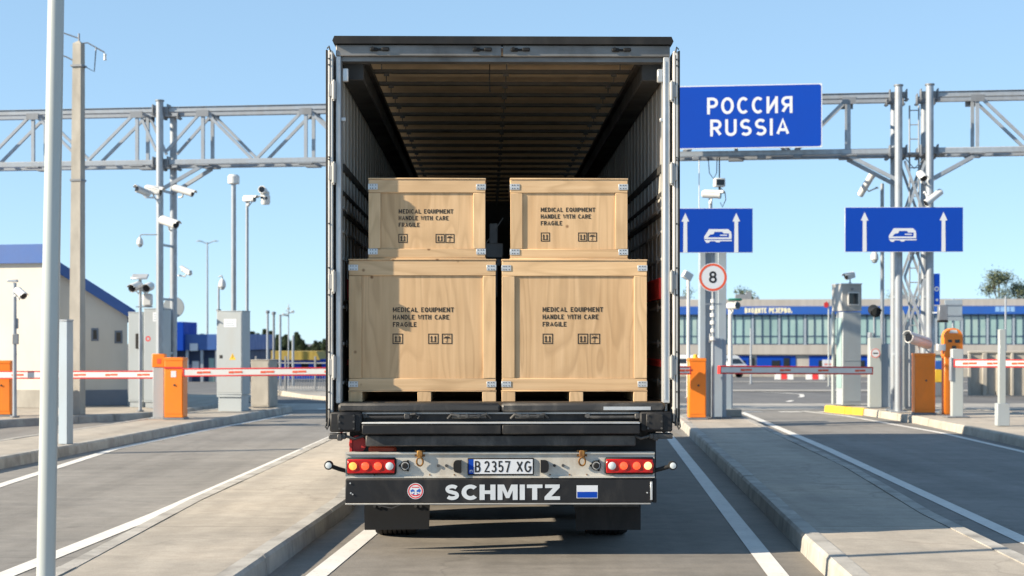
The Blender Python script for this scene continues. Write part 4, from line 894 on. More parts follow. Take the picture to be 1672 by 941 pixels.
b = MB(); p = Vector(q(171.5, 88)); b.cyl(p, p - Vector((0, 0, .05)), .03, n=10); b.cyl(p - Vector((0, 0, .05)), p - Vector((0, 0, .13)), .022, .035, n=10); b.build('lamp', white, t)
b = MB()
for z in (h - .45, 4.7): b = MB(); b.box(-.12 + dx * z / h, .12 + dx * z / h, -.12, .12, z - .02, z + .02); b.build('strap', steel_dk, t)

def slim_pole(name, label, px, py0, Y, r, z0=IZ, mat=pole_w, cat='pole', px1=None, cap=None, group=None):
    x0 = WX(px, Y); t = thing(name, label, cat, (x0, Y, z0), 0.0, group); h = WZ(py0, Y) - z0
    x1 = 0 if px1 is None else WX(px1, Y) - x0
    b = MB(); b.cyl((0, 0, 0), (x1, 0, h), r, r * .9, n=14); b.build('shaft', mat, t)
    b = MB(); b.cyl((0, 0, 0), (0, 0, .03), r * 2.2, n=14); b.build('foot', steel_dk, t)
    if cap == 'mushroom':
        b = MB(); b.lathe([(r * .9, h - .02), (r * 2.2, h), (r * 2.2, h + .15), (r * 1.6, h + .19), (.01, h + .20)], (x1, 0, 0), 'Z', 16); b.build('antenna_cap', white, t)
    return t
# ================================================================== grey control cabinets and kiosks
def grey_cab(label, px0, px1, py0, py1, dep, rz=0.0, Y=None, mat=None, name='control_cabinet', z0=IZ, plinth=.0, group='grey control cabinets'):
    Y = Y or Yat(py1, z0); s_ = F / Y; w = (px1 - px0) / s_; h = WZ(py0, Y) - z0
    t = thing(name, label, 'cabinet', (WX((px0 + px1) / 2, Y), Y, z0), rz, group); m = mat or cab_grey
    b = MB(); b.box(-w / 2, w / 2, 0, dep, plinth + .02, h, .008); b.build('body', m, t)
    b = MB(); b.box(-w / 2 - .006, w / 2 + .006, -.008, dep + .006, h + .0005, h + .02, .004); b.build('top_plate', m, t)
    b = MB(); b.box(-w / 2 + .02, w / 2 - .02, -.006, -.0005, plinth + .06, h - .03, .003); b.build('door', m, t)
    b = MB(); b.box(-w / 2 + .03, w / 2 - .03, .02, dep - .02, 0, plinth + .0195); b.build('base', m if plinth else steel_dk, t)
    return t, w, h, s_
def notice(t, x, z, w, h, y=-.0075):
    b = MB(); b.box(x - w / 2, x + w / 2, y - .001, y, z - h / 2, z + h / 2); o = b.build('notice', sign_w, t)
    b = MB()
    for k in range(3): b.box(x - w * .38, x + w * (.36 - .08 * (k % 2)), y - .0018, y - .0011, z + h * (.24 - .26 * k) - h * .05, z + h * (.24 - .26 * k) + h * .05)
    b.build('print', cab_blue, o)
t, w, h, s_ = grey_cab('tall light grey cabinet with a white notice and a yellow warning triangle', 352, 397, 509, 672, .42, R(-14), plinth=.33)
notice(t, .02, h - .24, .28, .17)
b = MB(); b.flat([(.0, h - 1.01), (.15, h - 1.01), (.075, h - .87)], -.0082); b.build('warning_triangle', yellow, t)
b = MB(); b.stroke([(.075, h - .90), (.085, h - .94), (.068, h - .95), (.075, h - .985)], .012, -.009); b.box(-.22, -.15, -.009, -.0075, h - .98, h - .91); b.build('mark', darkink, t)
b = MB(); b.box(-w / 2 + .01, w / 2 - .01, -.012, .0, .30, .345, .004); b.build('ledge', cab_grey, t)
t, w, h, s_ = grey_cab('grey steel cabinet behind the twin camera pole, with a small black box on its door', 209, 234, 511, 669, .5, R(-8), Y=35.3, plinth=.1)
b = MB(); b.box(.02, .14, -.07, -.007, h * .62, h * .78, .01); b.build('reader_box', black, t)
t, w, h, s_ = grey_cab('grey steel cabinet beside the left gantry posts, with a white notice and a dark hatch', 234, 267, 505, 662, .5, R(-8), Y=35.0, plinth=.1)
notice(t, .09, h - .17, .2, .2)
b = MB(); b.prism([(.07, h * .42), (.21, h * .42), (.21, h * .62)] + [(.07 + .14 * math.cos(R(a)), h * .62 + .20 * math.sin(R(a))) for a in (20, 40, 60, 80, 90)], -.012, -.0065); b.build('hatch', black, t)
b = MB(); b.disc(-.12, h * .70, -.0078, .06, 20, .035); b.build('round_mark', red, t)
t, w, h, s_ = grey_cab('low stained concrete-grey cabinet just behind the cabinet with the warning triangle', 409, 440, 589, 666, .6, R(-10), Y=35.0, mat=concrete)
# round sign seen from the back, behind the left gantry posts
Y = 36.6; s_ = F / Y; t = thing('round_sign', 'grey back of a round road sign half hidden by the left gantry posts', 'road sign', (WX(284, Y), Y, IZ))
b = MB(); b.cyl((0, 0, 0), (0, 0, WZ(480, Y) - IZ), .03, n=10); b.build('post', steel, t)
b = MB(); b.lathe([(17 / s_, -.045), (17.5 / s_, -.035), (17 / s_, -.033)], (0, 0, WZ(502, Y) - IZ), 'Y', 32); b.build('plate', cab_grey, t)
# column with thin signal post, right of the truck
Y = 30.5; s_ = F / Y; t = thing('grey_column', 'wide blue-grey steel column carrying the signs beside the truck', 'column', (WX(1165, Y), Y, IZ))
hh = WZ(378, Y) - IZ; b = MB(); b.box(-22 / s_, 20 / s_, .06, .30, .02, hh, .006); b.box(-22 / s_, -13 / s_, 0, .08, .02, hh, .004); b.box(8 / s_, 21 / s_, 0, .08, .02, hh, .004); b.build('column', cab_blue, t)
b = MB(); b.box(-4 / s_, 14 / s_, -.06, -.002, .02, 130 / s_, .006); b.build('cover', cab_blue, t)
b = MB(); b.box(-.34, .34, -.12, .4, 0, .022); b.build('foot_plate', steel_dk, t)
b = MB(); b.cyl((-2.5 / s_, -.16, .0), (-2.5 / s_, -.16, hh), .028, n=12); b.build('sign_post', steel, t)
for py in (473, 492, 503, 515, 527, 540, 553): b = MB(); z = WZ(py, Y) - IZ; b.cyl((-2.5 / s_, -.16, z - .035), (-2.5 / s_, -.16, z + .035), .048 + .01 * (py % 2), n=10); b.build('clamp', white, t)
b = MB(); b.bar((-16 / s_, -.15, WZ(497, Y) - IZ), (18 / s_, -.15, WZ(497, Y) - IZ), .02, .02); b.build('cross_arm', steel, t)
b = MB(); b.box(-8 / s_, -.05, -.14, -.05, WZ(560, Y) - IZ, WZ(545, Y) - IZ, .01); b.build('junction_box', steel_dk, t)
t, w, h, s_ = grey_cab('low blue-grey cabinet at the foot of the wide column beside the truck', 1180, 1196, 603, 671, .3, 0, Y=31.2, mat=cab_blue)
b = MB(); b.box(WX(1160, 31.0), WX(1210, 31.0), 30.9, 31.7, IZ + .001, IZ + .14, .01); tag(b.build('concrete_plinth', concrete), 'low concrete plinth behind the wide blue-grey column', 'plinth')
# beacon on the shaded cabinet
t = thing('beacon_lamp', 'small yellow beacon on top of the shaded orange cabinet', 'beacon', (WX(1137, 29.9), 30.05, 1.305 - .02))
b = MB(); b.lathe([(.06, 0), (.06, .02), (.045, .03), (.04, .075), (.02, .09), (.005, .092)], (0, 0, 0), 'Z', 14); b.build('dome', yellow, t)
# kiosk tower
Y = 36.0; s_ = F / Y; t = thing('kiosk_tower', 'tall grey kiosk tower with a dark square window in its head, on the yellow kerb', 'kiosk', (WX(1391, Y), Y, IZ), R(9))
hT = WZ(465, Y) - IZ; wd = 15.5 / s_
b = MB(); b.box(-wd, wd, .0, .42, .02, hT - .62, .006); b.build('column', cab_grey, t)
b = MB(); b.box(-wd - .03, wd + .01, -.02, .62, hT - .60, hT, .008); b.build('head', alu_p, t)
b = MB(); b.box(-wd - .04, wd + .02, -.04, .64, hT + .001, hT + .03, .006); b.build('roof', alu, t)
b = MB(); z1, z0 = WZ(477, Y) - IZ, WZ(499, Y) - IZ; b.box(-.11, .16, -.05, -.021, z0, z1, .006); o = b.build('window_frame', white, t)
b = MB(); b.box(-.085, .135, -.056, -.051, z0 + .03, z1 - .03); b.build('window_pane', glass_d, o)
b = MB(); b.box(-wd - .012, -wd - .002, .06, .38, .4, hT - .75); b.build('side_glass', glass, t)
b = MB(); b.box(-wd - .05, -wd + .0, .50, .60, .02, hT - .61, .004); b.build('corner_post', pole_w, t)
b = MB(); b.box(-wd + .005, wd - .005, -.006, -.001, .1, 1.0); b.box(-wd + .005, wd - .005, -.006, -.001, 1.02, hT - .66); b.build('cover', cab_grey, t)
b = MB(); b.cyl((.0, -.02, hT - .10), (.0, -.04, hT - .10), .03, n=12); b.build('sensor', steel_dk, t)
# slim post with the tiny sign
Y = 34.8; s_ = F / Y; t = thing('slim_column', 'slim grey square column beside the kiosk tower', 'column', (WX(1430, Y), Y, IZ))
b = MB(); b.box(-10 / s_, 9.5 / s_, 0, .22, .02, WZ(552, Y) - IZ, .006); b.build('column', pole_w, t)
b = MB(); b.box(-10 / s_, -5 / s_, -.004, .22, WZ(551.5, Y) - IZ, WZ(543, Y) - IZ, .004); b.build('cap', steel, t)
b = MB(); b.box(10 / s_, 24 / s_, .05, .2, .02, WZ(562, Y) - IZ, .006); b.build('side_panel', cab_blue, t)
b = MB(); b.box(-.2, .22, -.06, .28, 0, .022); b.build('foot_plate', steel_dk, t)
# grey electric cabinet at the right gantry posts with a sloped top
Y = 33.9; s_ = F / Y; t = thing('control_cabinet', 'pale grey cabinet with a sloping top among the right gantry posts', 'cabinet', (WX(1478, Y), Y, IZ), R(-4), 'grey control cabinets')
b = MB(); b.prism([(-16 / s_, .02), (16 / s_, .02), (16 / s_, 110 / s_), (-3 / s_, 163 / s_), (-16 / s_, 165 / s_)], .0, .30); b.build('body', cab_grey, t)
b = MB(); b.box(-14 / s_, 14 / s_, -.006, -.001, .08, 106 / s_, .002); b.box(-15 / s_, -11 / s_, -.02, -.007, .6, 1.3); b.build('door', cab_grey, t)
# lamp box on the ladder gantry post
Y = 33.0; t = thing('lamp_box', 'small grey box lamp hung on the right-hand ladder gantry post', 'lamp', (WX(1530, Y), 32.5, WZ(527, Y)))
b = MB(); b.box(-.09, .09, 0, .16, .04, .36, .01); b.build('housing', steel_dk, t)
b = MB(); b.prism([(-.10, .0), (.10, .0), (.09, .04), (-.09, .04)], -.01, .15); b.build('shade', black, t)
b = MB(); b.bar((-.09, .1, .2), (-.24, .3, .2), .03, .03); b.build('bracket', steel, t)

# ================================================================== surveillance cameras
GC = 'surveillance cameras around the checkpoint'
def bullet(label, p0, p1, Y, toward=.25, r=.065, shield=True, boxy=False, mount=None, m=None):
    """tube from pixel p0 (back) to p1 (lens), the lens nearer to us by `toward` metres; mount = (dx,dy,dz) of the bracket foot from its middle"""
    a, c = W(*p0, Y), W(*p1, Y - toward); d = c - a; L = d.length; mid = (a + c) / 2
    t = thing('surveillance_camera', label, 'camera', mid, 0.0, GC); rot = Matrix.Rotation(math.atan2(d.y, d.x), 4, 'Z') @ Matrix.Rotation(-math.asin(d.z / L), 4, 'Y')
    h = L / 2
    b = MB()
    if boxy: b.box(-h, h, -r, r, -r * .9, r * .9, r * .25)
    else: b.cyl((-h, 0, 0), (h, 0, 0), r, n=18); b.cyl((-h - .02, 0, 0), (-h, 0, 0), r * .7, r, n=18)
    b.xf(rot).build('housing', white, t)
    b = MB(); b.cyl((h + .001, 0, 0), (h + .012, 0, 0), r * .80, r * .84, n=18); b.xf(rot).build('lens', lens, t)
    b = MB(); b.cyl((h - .03, 0, 0), (h + .010, 0, 0), r * 1.06, n=18, caps=False); b.xf(rot).build('bezel', white, t)
    if shield:
        b = MB(); n = 9; prof = [((r + .015) * math.cos(R(20 + 140 * i / n)), (r + .012) * math.sin(R(20 + 140 * i / n))) for i in range(n + 1)]
        vs = [(x, y, z) for x in (-h * .85, h + .07) for y, z in prof] + [(x, y * .93, z * .93) for x in (-h * .85, h + .07) for y, z in prof]; k = n + 1
        b.add(vs, [(i, i + 1, k + i + 1, k + i) for i in range(n)] + [(2 * k + i, 3 * k + i, 3 * k + i + 1, 2 * k + i + 1) for i in range(n)] + [(k + i, k + i + 1, 3 * k + i + 1, 3 * k + i) for i in range(n)])
        b.xf(rot).build('sun_shield', white, t)
    if mount:
        b = MB(); b.tube([(0, 0, -r * .8), (mount[0] * .25, mount[1] * .25, -r - .06), mount], .018, 8); b.lathe([(.035, -.02), (.035, .02)], mount, 'Z', 10); b.build('bracket', white, t)
    return t
def dome(label, px, py, Y, r=.075, arm=None, group=GC):
    t = thing('dome_camera', label, 'camera', W(px, py, Y), 0.0, group)
    b = MB(); b.lathe([(.02, r * 2.2), (r * .5, r * 2.0), (r * .95, r * 1.2), (r, r * .4), (r * 1.05, .0), (r * .9, -.01)], (0, 0, 0), 'Z', 18); b.build('housing', white, t)
    b = MB(); b.lathe([(r * .82, -.012), (r * .78, -r * .4), (r * .5, -r * .85), (.005, -r * .98)], (0, 0, 0), 'Z', 18); b.build('bubble', cab_grey, t)
    if arm: b = MB(); b.tube([(0, 0, r * 2.1), (0, 0, r * 2.7), (arm[0] * .1, arm[1] * .1, r * 3.0), (arm[0], arm[1], r * 3.0 + arm[2])], .014, 8); b.build('arm', steel, t)
    return t
# left: camera pole beside the gantry
slim_pole('camera_pole', 'thin grey pole left of the gantry posts carrying a camera cluster', 259.5, 325, 34.6, .035, mat=steel)
bullet('white box camera on top of the thin pole left of the gantry, facing right', (238, 309), (262, 313), 34.6, .05, .095, boxy=True, mount=(.12, 0, -.25))
bullet('camera with dark lens at the left end of the cluster, facing left towards us', (243, 317), (224, 309), 34.5, .22, .07, mount=(.22, .0, -.13))
bullet('white tube camera pointing right just under the left knee brace', (284, 307), (314, 316), 34.7, .12, .075, mount=(-.12, .25, -.12))
bullet('short white camera with black lens low on the left gantry post', (264, 359), (287, 367), 34.55, .2, .095, mount=(-.02, .3, -.16))
bullet('small camera on a side arm right of the left gantry post', (311, 447), (299, 440), 35.6, -.1, .055, mount=(-.17, .0, -.09))
dome('white dome camera hanging from an arm left of the thin camera pole', 228.5, 399, 34.6, .07, (.42, 0, 0))
# twin camera pole
slim_pole('camera_pole', 'grey pole with two round cameras in front of the grey cabinets', 229, 458, 33.2, .035, mat=steel)
bullet('left one of the two round black-lens cameras on the pole by the grey cabinets', (228, 466), (216, 471), 33.2, .30, .085, mount=(.15, .04, -.05))
bullet('right one of the two round black-lens cameras on the pole by the grey cabinets', (246, 468), (239, 471), 33.2, .30, .085, mount=(-.15, .04, -.05))
t = thing('floodlight', 'flat tilted floodlight on top of the twin camera pole', 'lamp', W(229, 457, 33.2))
b = MB(); b.box(-.17, .17, -.1, .1, .05, .09, .01); b.xf(Matrix.Rotation(R(28), 4, 'X')).build('housing', alu, t); b = MB(); b.cyl((0, 0, -.02), (0, 0, .08), .03, n=10); b.build('neck', steel, t)
t = thing('junction_box', 'rounded white junction box on the twin camera pole', 'junction box', W(241, 500, 33.2))
b = MB(); b.box(-.10, .10, -.08, .08, .0, .26, .03); b.build('housing', white, t); b = MB(); b.box(-.24, .10, -.03, .03, -.03, -.001); b.build('shelf', steel, t)
# far left pole
slim_pole('camera_pole', 'thin pole with a dark camera in front of the cream building', 24, 462, 30.7, .04, mat=steel)
bullet('dark camera tilted down to the right on the pole before the cream building', (28, 474), (38, 483), 30.7, .2, .07, mount=(-.1, .05, -.05))
t = thing('antenna', 'small flat antenna on the pole before the cream building', 'antenna', W(24, 461, 30.7))
b = MB(); b.box(-.14, .06, -.05, .05, 0, .05, .01); b.build('housing', alu, t); b = MB(); b.box(.03, .07, -.02, .02, -.9, -.7, .005); b.box(-.03, .09, -.06, -.02, -1.2, -1.0, .01); b.build('cable_box', steel_dk, t)
# poles at the triangle cabinet
slim_pole('antenna_pole', 'grey pole with a white mushroom cap behind the cabinet with the warning triangle', 381.5, 300, 34.2, .058, mat=steel, cap='mushroom')
slim_pole('camera_pole', 'tall thin grey pole with a camera arm next to the cabinet with the warning triangle', 403.5, 330, 33.9, .036, mat=steel)
bullet('white box camera lying on top of the tall thin pole right of the mushroom cap', (398, 325), (415, 325), 33.9, .1, .065, boxy=True, mount=(-.01, 0, -.12))
t = thing('camera_cluster', 'stacked white double camera at the end of a short arm on the tall thin pole', 'camera', W(432, 322, 33.8), 0, GC)
b = MB(); b.lathe([(.08, -.16), (.10, -.12), (.10, .02), (.07, .05)], (0.02, 0, 0), 'Z', 16); b.cyl((-.02, .05, .12), (-.04, -.14, .15), .085, n=16); b.box(-.08, .1, -.04, .05, .02, .12, .01); b.build('housing', white, t)
b = MB(); b.cyl((-.04, -.142, .15), (-.041, -.152, .151), .062, n=16); b.cyl((-.04, -.10, -.02), (-.04, -.115, -.02), .03, n=12); b.cyl((.05, -.10, -.03), (.05, -.115, -.03), .03, n=12); b.build('lens', lens, t)
b = MB(); b.tube([(0, .0, .02), (-.2, .04, .02), (-.38, .08, .02)], .018, 8); b.tube([(-.2, .04, .0), (-.36, .08, -.2)], .012, 6); b.build('arm', steel, t)
slim_pole('camera_pole', 'short thin pole with a dome camera on top of the cabinet with the triangle', 357, 466, 33.4, .024, z0=WZ(509, 33.2) + .02, mat=steel)
dome('white dome camera on the short pole above the triangle cabinet', 363, 468, 33.35, .075, (-.08, .02, -.02))
# right: above the first lane sign
slim_pole('camera_pole', 'short pole rising behind the lane sign beside the truck', 1160, 324, 30.3, .04, z0=WZ(378, 30.5), mat=steel)
bullet('white tube camera lying on the short pole above the lane sign beside the truck', (1148, 317), (1176, 318), 30.3, .12, .075, mount=(-.02, 0, -.16))
t = thing('hanging_camera', 'small square camera hanging on a cable under the gantry beside the country sign', 'camera', W(1176, 298, 33.6), R(10), GC)
b = MB(); b.box(-.11, .11, -.02, .16, -.09, .09, .012); b.build('housing', white, t); b = MB(); b.box(-.085, .085, -.026, -.021, -.06, .06); b.build('screen', lens, t)
b = MB(); b.cyl((0, .06, .09), (0, .06, .60), .014, n=8); b.cyl((0, .04, -.09), (0, .04, -.22), .025, n=8); b.build('rod', black, t)
b = MB(); b.tube([(.03, .05, -.12), (.12, .05, -.2), (.14, .05, -.36), (.06, .05, -.52), (.02, .05, -.42)], .009, 6); b.tube([(-.05, .06, .58), (-.06, .06, .2), (-.13, .06, .08), (-.22, .06, .2), (-.25, .06, .58)], .009, 6); b.build('cable', black, t)
slim_pole('thin_rod', 'very thin white rod between the lane sign and the gantry beside the truck', 1141.5, 258, 33.9, .011, z0=IZ, mat=white)
bullet('long white tube camera slanting down left on the pole beside the right gantry posts', (1404, 319), (1424, 286), 34.9, .15, .075, shield=False, mount=(.26, .1, -.05))
slim_pole('camera_pole', 'grey pole just left of the right gantry posts', 1440.5, 300, 35.2, .045, mat=steel)
dome('white dome camera low on the pole left of the right gantry posts', 1428, 424, 35.0, .085, (.17, .05, -.02))
bullet('white tube camera pointing down left on the ladder gantry post', (1536, 313), (1512, 332), 32.6, .1, .07, shield=False, mount=(-.12, .2, .12))
bullet('small white camera high on the ladder gantry post', (1502, 284), (1508, 291), 32.6, .18, .075, mount=(.06, .2, -.1))
slim_pole('lamp_pole', 'thin white pole with a square lamp just right of the truck', 1124, 455, 45.0, .05, z0=0, mat=white)
t = thing('floodlight', 'square white lamp tilted on the thin white pole right of the truck', 'lamp', W(1122, 451, 45), R(20))
b = MB(); b.box(-.14, .14, -.08, .08, -.10, .12, .015); b.xf(Matrix.Rotation(R(30), 4, 'Y')).build('housing', white, t)
slim_pole('camera_pole', 'white pole with a green-shaded camera right of the wide column', 1192.5, 505, 32.6, .05, z0=0, mat=white)
t = bullet('white camera under a green shade on the white pole right of the wide column', (1190, 500), (1204, 499), 32.6, .2, .075, shield=False, mount=(-.03, 0, -.14))
b = MB(); b.box(-.10, .17, -.13, .10, .10, .15, .02); b.build('green_shade', dkgreen, t)
t = bullet('white camera standing on the roof of the kiosk tower', (1394, 449), (1382, 452), 36.3, .08, .075, boxy=True, mount=(0, .0, -.17))
t = bullet('black camera on a thin stem above the slim column by the kiosk tower', (1425, 506), (1430, 510), 34.9, .2, .11, mount=None)
b = MB(); b.cyl((0, .03, -.05), (.02, .05, -.72), .02, n=8); b.build('stem', steel, t)
for ch in t.children:
    if ch.name.startswith(('housing', 'bezel', 'sun_shield')): ch.data.materials[0] = black
bullet('big white tube camera with black lens in front of the right gantry posts', (1516, 562), (1484, 551), 32.4, .3, .115, mount=(.15, .5, -.1))

# ================================================================== buildings
Y = 35.0; t = thing('cream_building', 'cream rendered building with blue roof edge and two tiny windows at the left', 'building', (WX(71, Y), Y, IZ))
X0 = t.location.x; zz = lambda py, Y=35.0: WZ(py, Y) - IZ
xl = -9.0
ray = Vector((-.283, .959)); c12 = Vector((-math.cos(R(14)), math.sin(R(14)))); n12 = Vector((-math.sin(R(14)), -math.cos(R(14))))
def slab(e, f, d):      # footprint of the front block: its right side runs away from us
    a = n12 * e - c12 * f; return [tuple(a), tuple(a + c12 * (9 + f)), tuple(a + c12 * (9 + f) + ray * d), tuple(a + ray * d)]
b = MB(); b.extr(slab(0, 0, 6), 0, zz(430)); b.build('wall', cream, t)
b = MB(); b.extr(slab(.10, .05, 6.3), zz(430) + .001, zz(399)); b.build('parapet', blue_r, t)
p_ = c12 * 1.9; b = MB(); b.extr([tuple(p_ + ray * .5), tuple(p_ + c12 * 5 + ray * .5), tuple(p_ + c12 * 5 + ray * 2), tuple(p_ + ray * 2)], zz(399) + .002, zz(394)); b.build('roof_step', blue_r, t)
b = MB(); b.extr(slab(.02, -.02, .03), 0, zz(637)); b.build('plinth', concrete, t)
TB = Matrix.Rotation(R(17), 4, 'Z')
ca, sa_ = math.cos(R(17)), math.sin(R(17))
def lx(px, ly):      # local x on the wall plane y = ly of the turned building whose picture column is px
    k_ = (px - CX) / F; return (k_ * (Y + ly * ca) - X0 + ly * sa_) / (ca - k_ * sa_)
def lz(px, py, ly): x = lx(px, ly); return WZ(py, Y + x * sa_ + ly * ca) - IZ
xr = lx(208, .9); za, zb_ = lz(102, 431, .75), lz(221, 507, .75); xa_, xb_ = lx(102, .75), lx(221, .75)
zt = lambda x: za + (x - xa_) * (zb_ - za) / (xb_ - xa_)
b = MB(); b.prism([(.002, 0), (xr, 0), (xr, zt(xr) - .1), (.002, zt(0) - .1)], .9, 7); b.xf(TB).build('wall', cream, t)
b = MB(); x2 = xb_; b.prism([(.004, zt(0) - .27), (x2, zt(x2) - .25), (x2, zt(x2)), (.004, zt(0))], .75, 7.2); b.xf(TB).build('roof', blue_r, t)
b = MB(); b.box(.05, xr + .004, .88, .899, 0, lz(150, 637, .9)); b.xf(TB).build('plinth', plinth_m, t)
for xa, xb, ya, yb in ((149, 161, 536, 557), (187, 200, 540, 561)):
    b = MB(); b.box(lx(xa, .9), lx(xb, .9), .885, .905, lz(xa, yb, .9), lz(xa, ya, .9), .004); o = b.xf(TB).build('window', plinth_m, t)
    b = MB(); b.box(lx(xa + 3, .9), lx(xb - 3, .9), .878, .884, lz(xa, yb - 3, .9), lz(xa, ya + 3, .9)); b.xf(TB).build('pane', glass_d, o)
t2 = thing('red_alarm_box', 'small red box high on the front wall of the cream building', 'alarm box', W(51.5, 461, 35.09), R(-14))
b = MB(); b.box(-.075, .075, .0, .055, -.08, .08, .008); b.build('housing', red, t2)
b = MB(); b.box(-.05, .05, -.008, -.001, -.055, .055, .004); b.build('cover', red, t2)
# blue building behind the left gantry posts
Y = 92.0; g_ = gz(Y); t = thing('blue_building', 'low dark blue building with a light blue roof edge behind the left gantry posts', 'building', (WX(345, Y), Y, g_)); X0 = t.location.x
zz = lambda py: WZ(py, 92.0) - g_
xa, xb = WX(262, Y) - X0, WX(404, Y) - X0
b = MB(); b.box(xa, xb, 0, 9, 0, zz(572)); b.build('wall', blue_d, t)
b = MB(); b.box(xa - .2, xb + .2, -.5, 9.4, zz(572), zz(546), .03); b.build('roof', blue_r, t)
b = MB(); b.box(WX(284, Y) - X0, WX(305, Y) - X0, -.9, 3, zz(573), zz(526), .03); b.build('sign_tower', blue_s, t)
for p0, p1, q0, q1 in ((313, 326, 561, 573), (314, 325, 590, 606), (341, 350, 585, 640), (296, 304, 585, 640)):
    b = MB(); b.box(WX(p0, Y) - X0, WX(p1, Y) - X0, -.56 if q0 < 570 else -.03, -.52 if q0 < 570 else -.003, zz(q1), zz(q0)); b.build('window', sign_w if q0 < 595 and q1 < 610 else glass, t)
for p in (288, 308, 332, 356): b = MB(); b.box(WX(p, Y) - X0 - .08, WX(p, Y) - X0 + .08, -.45, -.3, 0, zz(572)); b.build('pillar', steel, t)
# yellow and blue low shed
Y = 112.0; g_ = gz(Y); t = thing('low_shed', 'long low shed with ochre roof and bright blue wall beyond the left lane', 'shed', (WX(470, Y), Y, g_)); X0 = t.location.x; zz = lambda py: WZ(py, 112.0) - g_
b = MB(); b.box(WX(402, Y) - X0, WX(535, Y) - X0, .3, 5, 0, zz(587)); b.build('wall', blue_s, t)
b = MB(); b.prism([(WX(398, Y) - X0, zz(588)), (WX(522, Y) - X0, zz(588)), (WX(516, Y) - X0, zz(574)), (WX(404, Y) - X0, zz(574))], .0, 5.3); b.build('roof', M('ochre_roof', (.42, .30, .06), .7, 0, .3, 1.5, (3, 1, 1)), t)
for p in (452, 474, 497, 519): b = MB(); b.box(WX(p, Y) - X0 - .25, WX(p, Y) - X0 + .25, .27, .295, .3, zz(592)); b.build('window', glass_d, t)
Y = 50.0; t = thing('railing', 'dark steel railing along the pale kerb behind the left lane', 'railing', (WX(484, 48), 48, 0), R(-14))
b = MB()
for z in (.15, .62, .95): b.box(-2.3, 2.6, -.02, .02, z - .02, z + .02)
b.build('rail', steel_dk, t)
b = MB(); 
for k in range(60): b.cyl((-2.28 + k * .082, 0, .16), (-2.28 + k * .082, 0, .61), .010, n=5)
b.build('bars', steel_dk, t)
for k in range(6): b = MB(); b.box(-2.3 + k * .96, -2.25 + k * .96, -.03, .03, -.15, 1.15); b.build('post', steel_dk, t)

# terminal building
Y = 135.0; t = thing('terminal_building', 'long two-storey terminal with blue fascia, glass upper floor and pale concrete walls', 'building', (WX(1230, Y), Y, -1.5), R(-6)); 
zz = lambda py: WZ(py, 135.0) + 1.5
k_ = 135.0 / F
xx = lambda px: (px - 1230) * k_ * (1 - .000088 * (px - 1230))
xa, xb = xx(640), xx(1760)
zp, zf1, zf0, zg1, zg0, zc0 = zz(489), zz(501), zz(514), zz(515), zz(563), zz(579)
b = MB(); b.box(xa, xb, 0.25, 16, 0, zf0); b.box(xa, xb, -.10, 16, zf1 + .001, zp, .03); b.box(xa, xb, -.02, .249, zc0, zg0); b.build('wall', skirt_c, t)
b = MB(); b.box(xa, xb, -.30, .2, zf0, zf1, .02); b.build('fascia', blue_f, t)
b = MB(); write(b, 'ВХОДИТЕ', xx(1216), zz(511.5), zz(503) - zz(511.5), -.31, .22, .12, width=xx(1251) - xx(1216)); write(b, 'РЕЗЕРВО.', xx(1255), zz(511.5), zz(503) - zz(511.5), -.31, .22, .12, width=xx(1292) - xx(1255)); b.build('lettering', M('cream_lettering', (.85, .80, .55), .5), t)
b = MB()
for q in range(4): b.box(xx(1628 + q * 8.5), xx(1635 + q * 8.5), -.312, -.302, zz(510), zz(502))
b.build('lettering', M('pale_blue_lettering', (.25, .45, .75), .5), t)
bays = [640, 684, 727, 769, 811, 853, 895, 937, 979, 1020, 1062, 1106, 1142, 1184, 1229, 1272, 1314, 1357, 1400, 1443, 1487, 1530, 1573, 1616, 1660, 1705, 1760]
for p0, p1 in zip(bays, bays[1:]):
    b = MB(); b.box(xx(p0) + .12, xx(p1) - .12, .05, .09, zg0 + .02, zf0 - .03); o = b.build('window', glass, t)
    b = MB(); n = 3; w_ = (xx(p1) - xx(p0) - .24)
    for i in range(n + 1): x = xx(p0) + .12 + w_ * i / n; b.box(x - .04, x + .04, .0, .049, zg0, zf0 - .01)
    for z in (zg0 + .05, zg0 + (zf0 - zg0) * .28, zf0 - .12): b.box(xx(p0) + .1, xx(p1) - .1, .005, .048, z - .035, z + .035)
    b.build('window_frame', blue_d, o)
    b = MB()
    for i in range(4):
        if rnd.random() < .6: x = xx(p0) + .3 + w_ * rnd.random() * .8; b.box(x, x + .25 + rnd.random() * .5, .12, .16, zg0 + .3, zf0 - .2)
    if b.v: b.build('curtain', cream, o)
    b = MB(); b.box(xx(p0) - .09, xx(p0) + .09, -.03, .2, zg0 - .005, zf0 - .004); b.build('pillar', cab_blue, t)
for p0, p1 in ((660, 720), (780, 830), (880, 930), (970, 1015), (1040, 1085), (1106, 1138), (1150, 1180), (1190, 1226), (1236, 1299), (1321, 1361), (1385, 1420), (1440, 1480), (1510, 1560), (1585, 1625), (1640, 1700)):
    b = MB(); b.box(xx(p0), xx(p1), .20, .245, .9, zc0 - .12); o = b.build('bay', blue_s if p0 < 1400 else glass, t)
    b = MB(); x = xx(p0) + (xx(p1) - xx(p0)) * .38; b.box(x, x + .7, .16, .199, .0, zc0 - .5); b.box(x + 1.0, x + 1.5, .16, .199, .5, zc0 - .3); b.build('door', glass_d, o)
b = MB(); b.box(xa, xb, -.04, .249, -.2, .75); b.build('plinth', concrete, t)
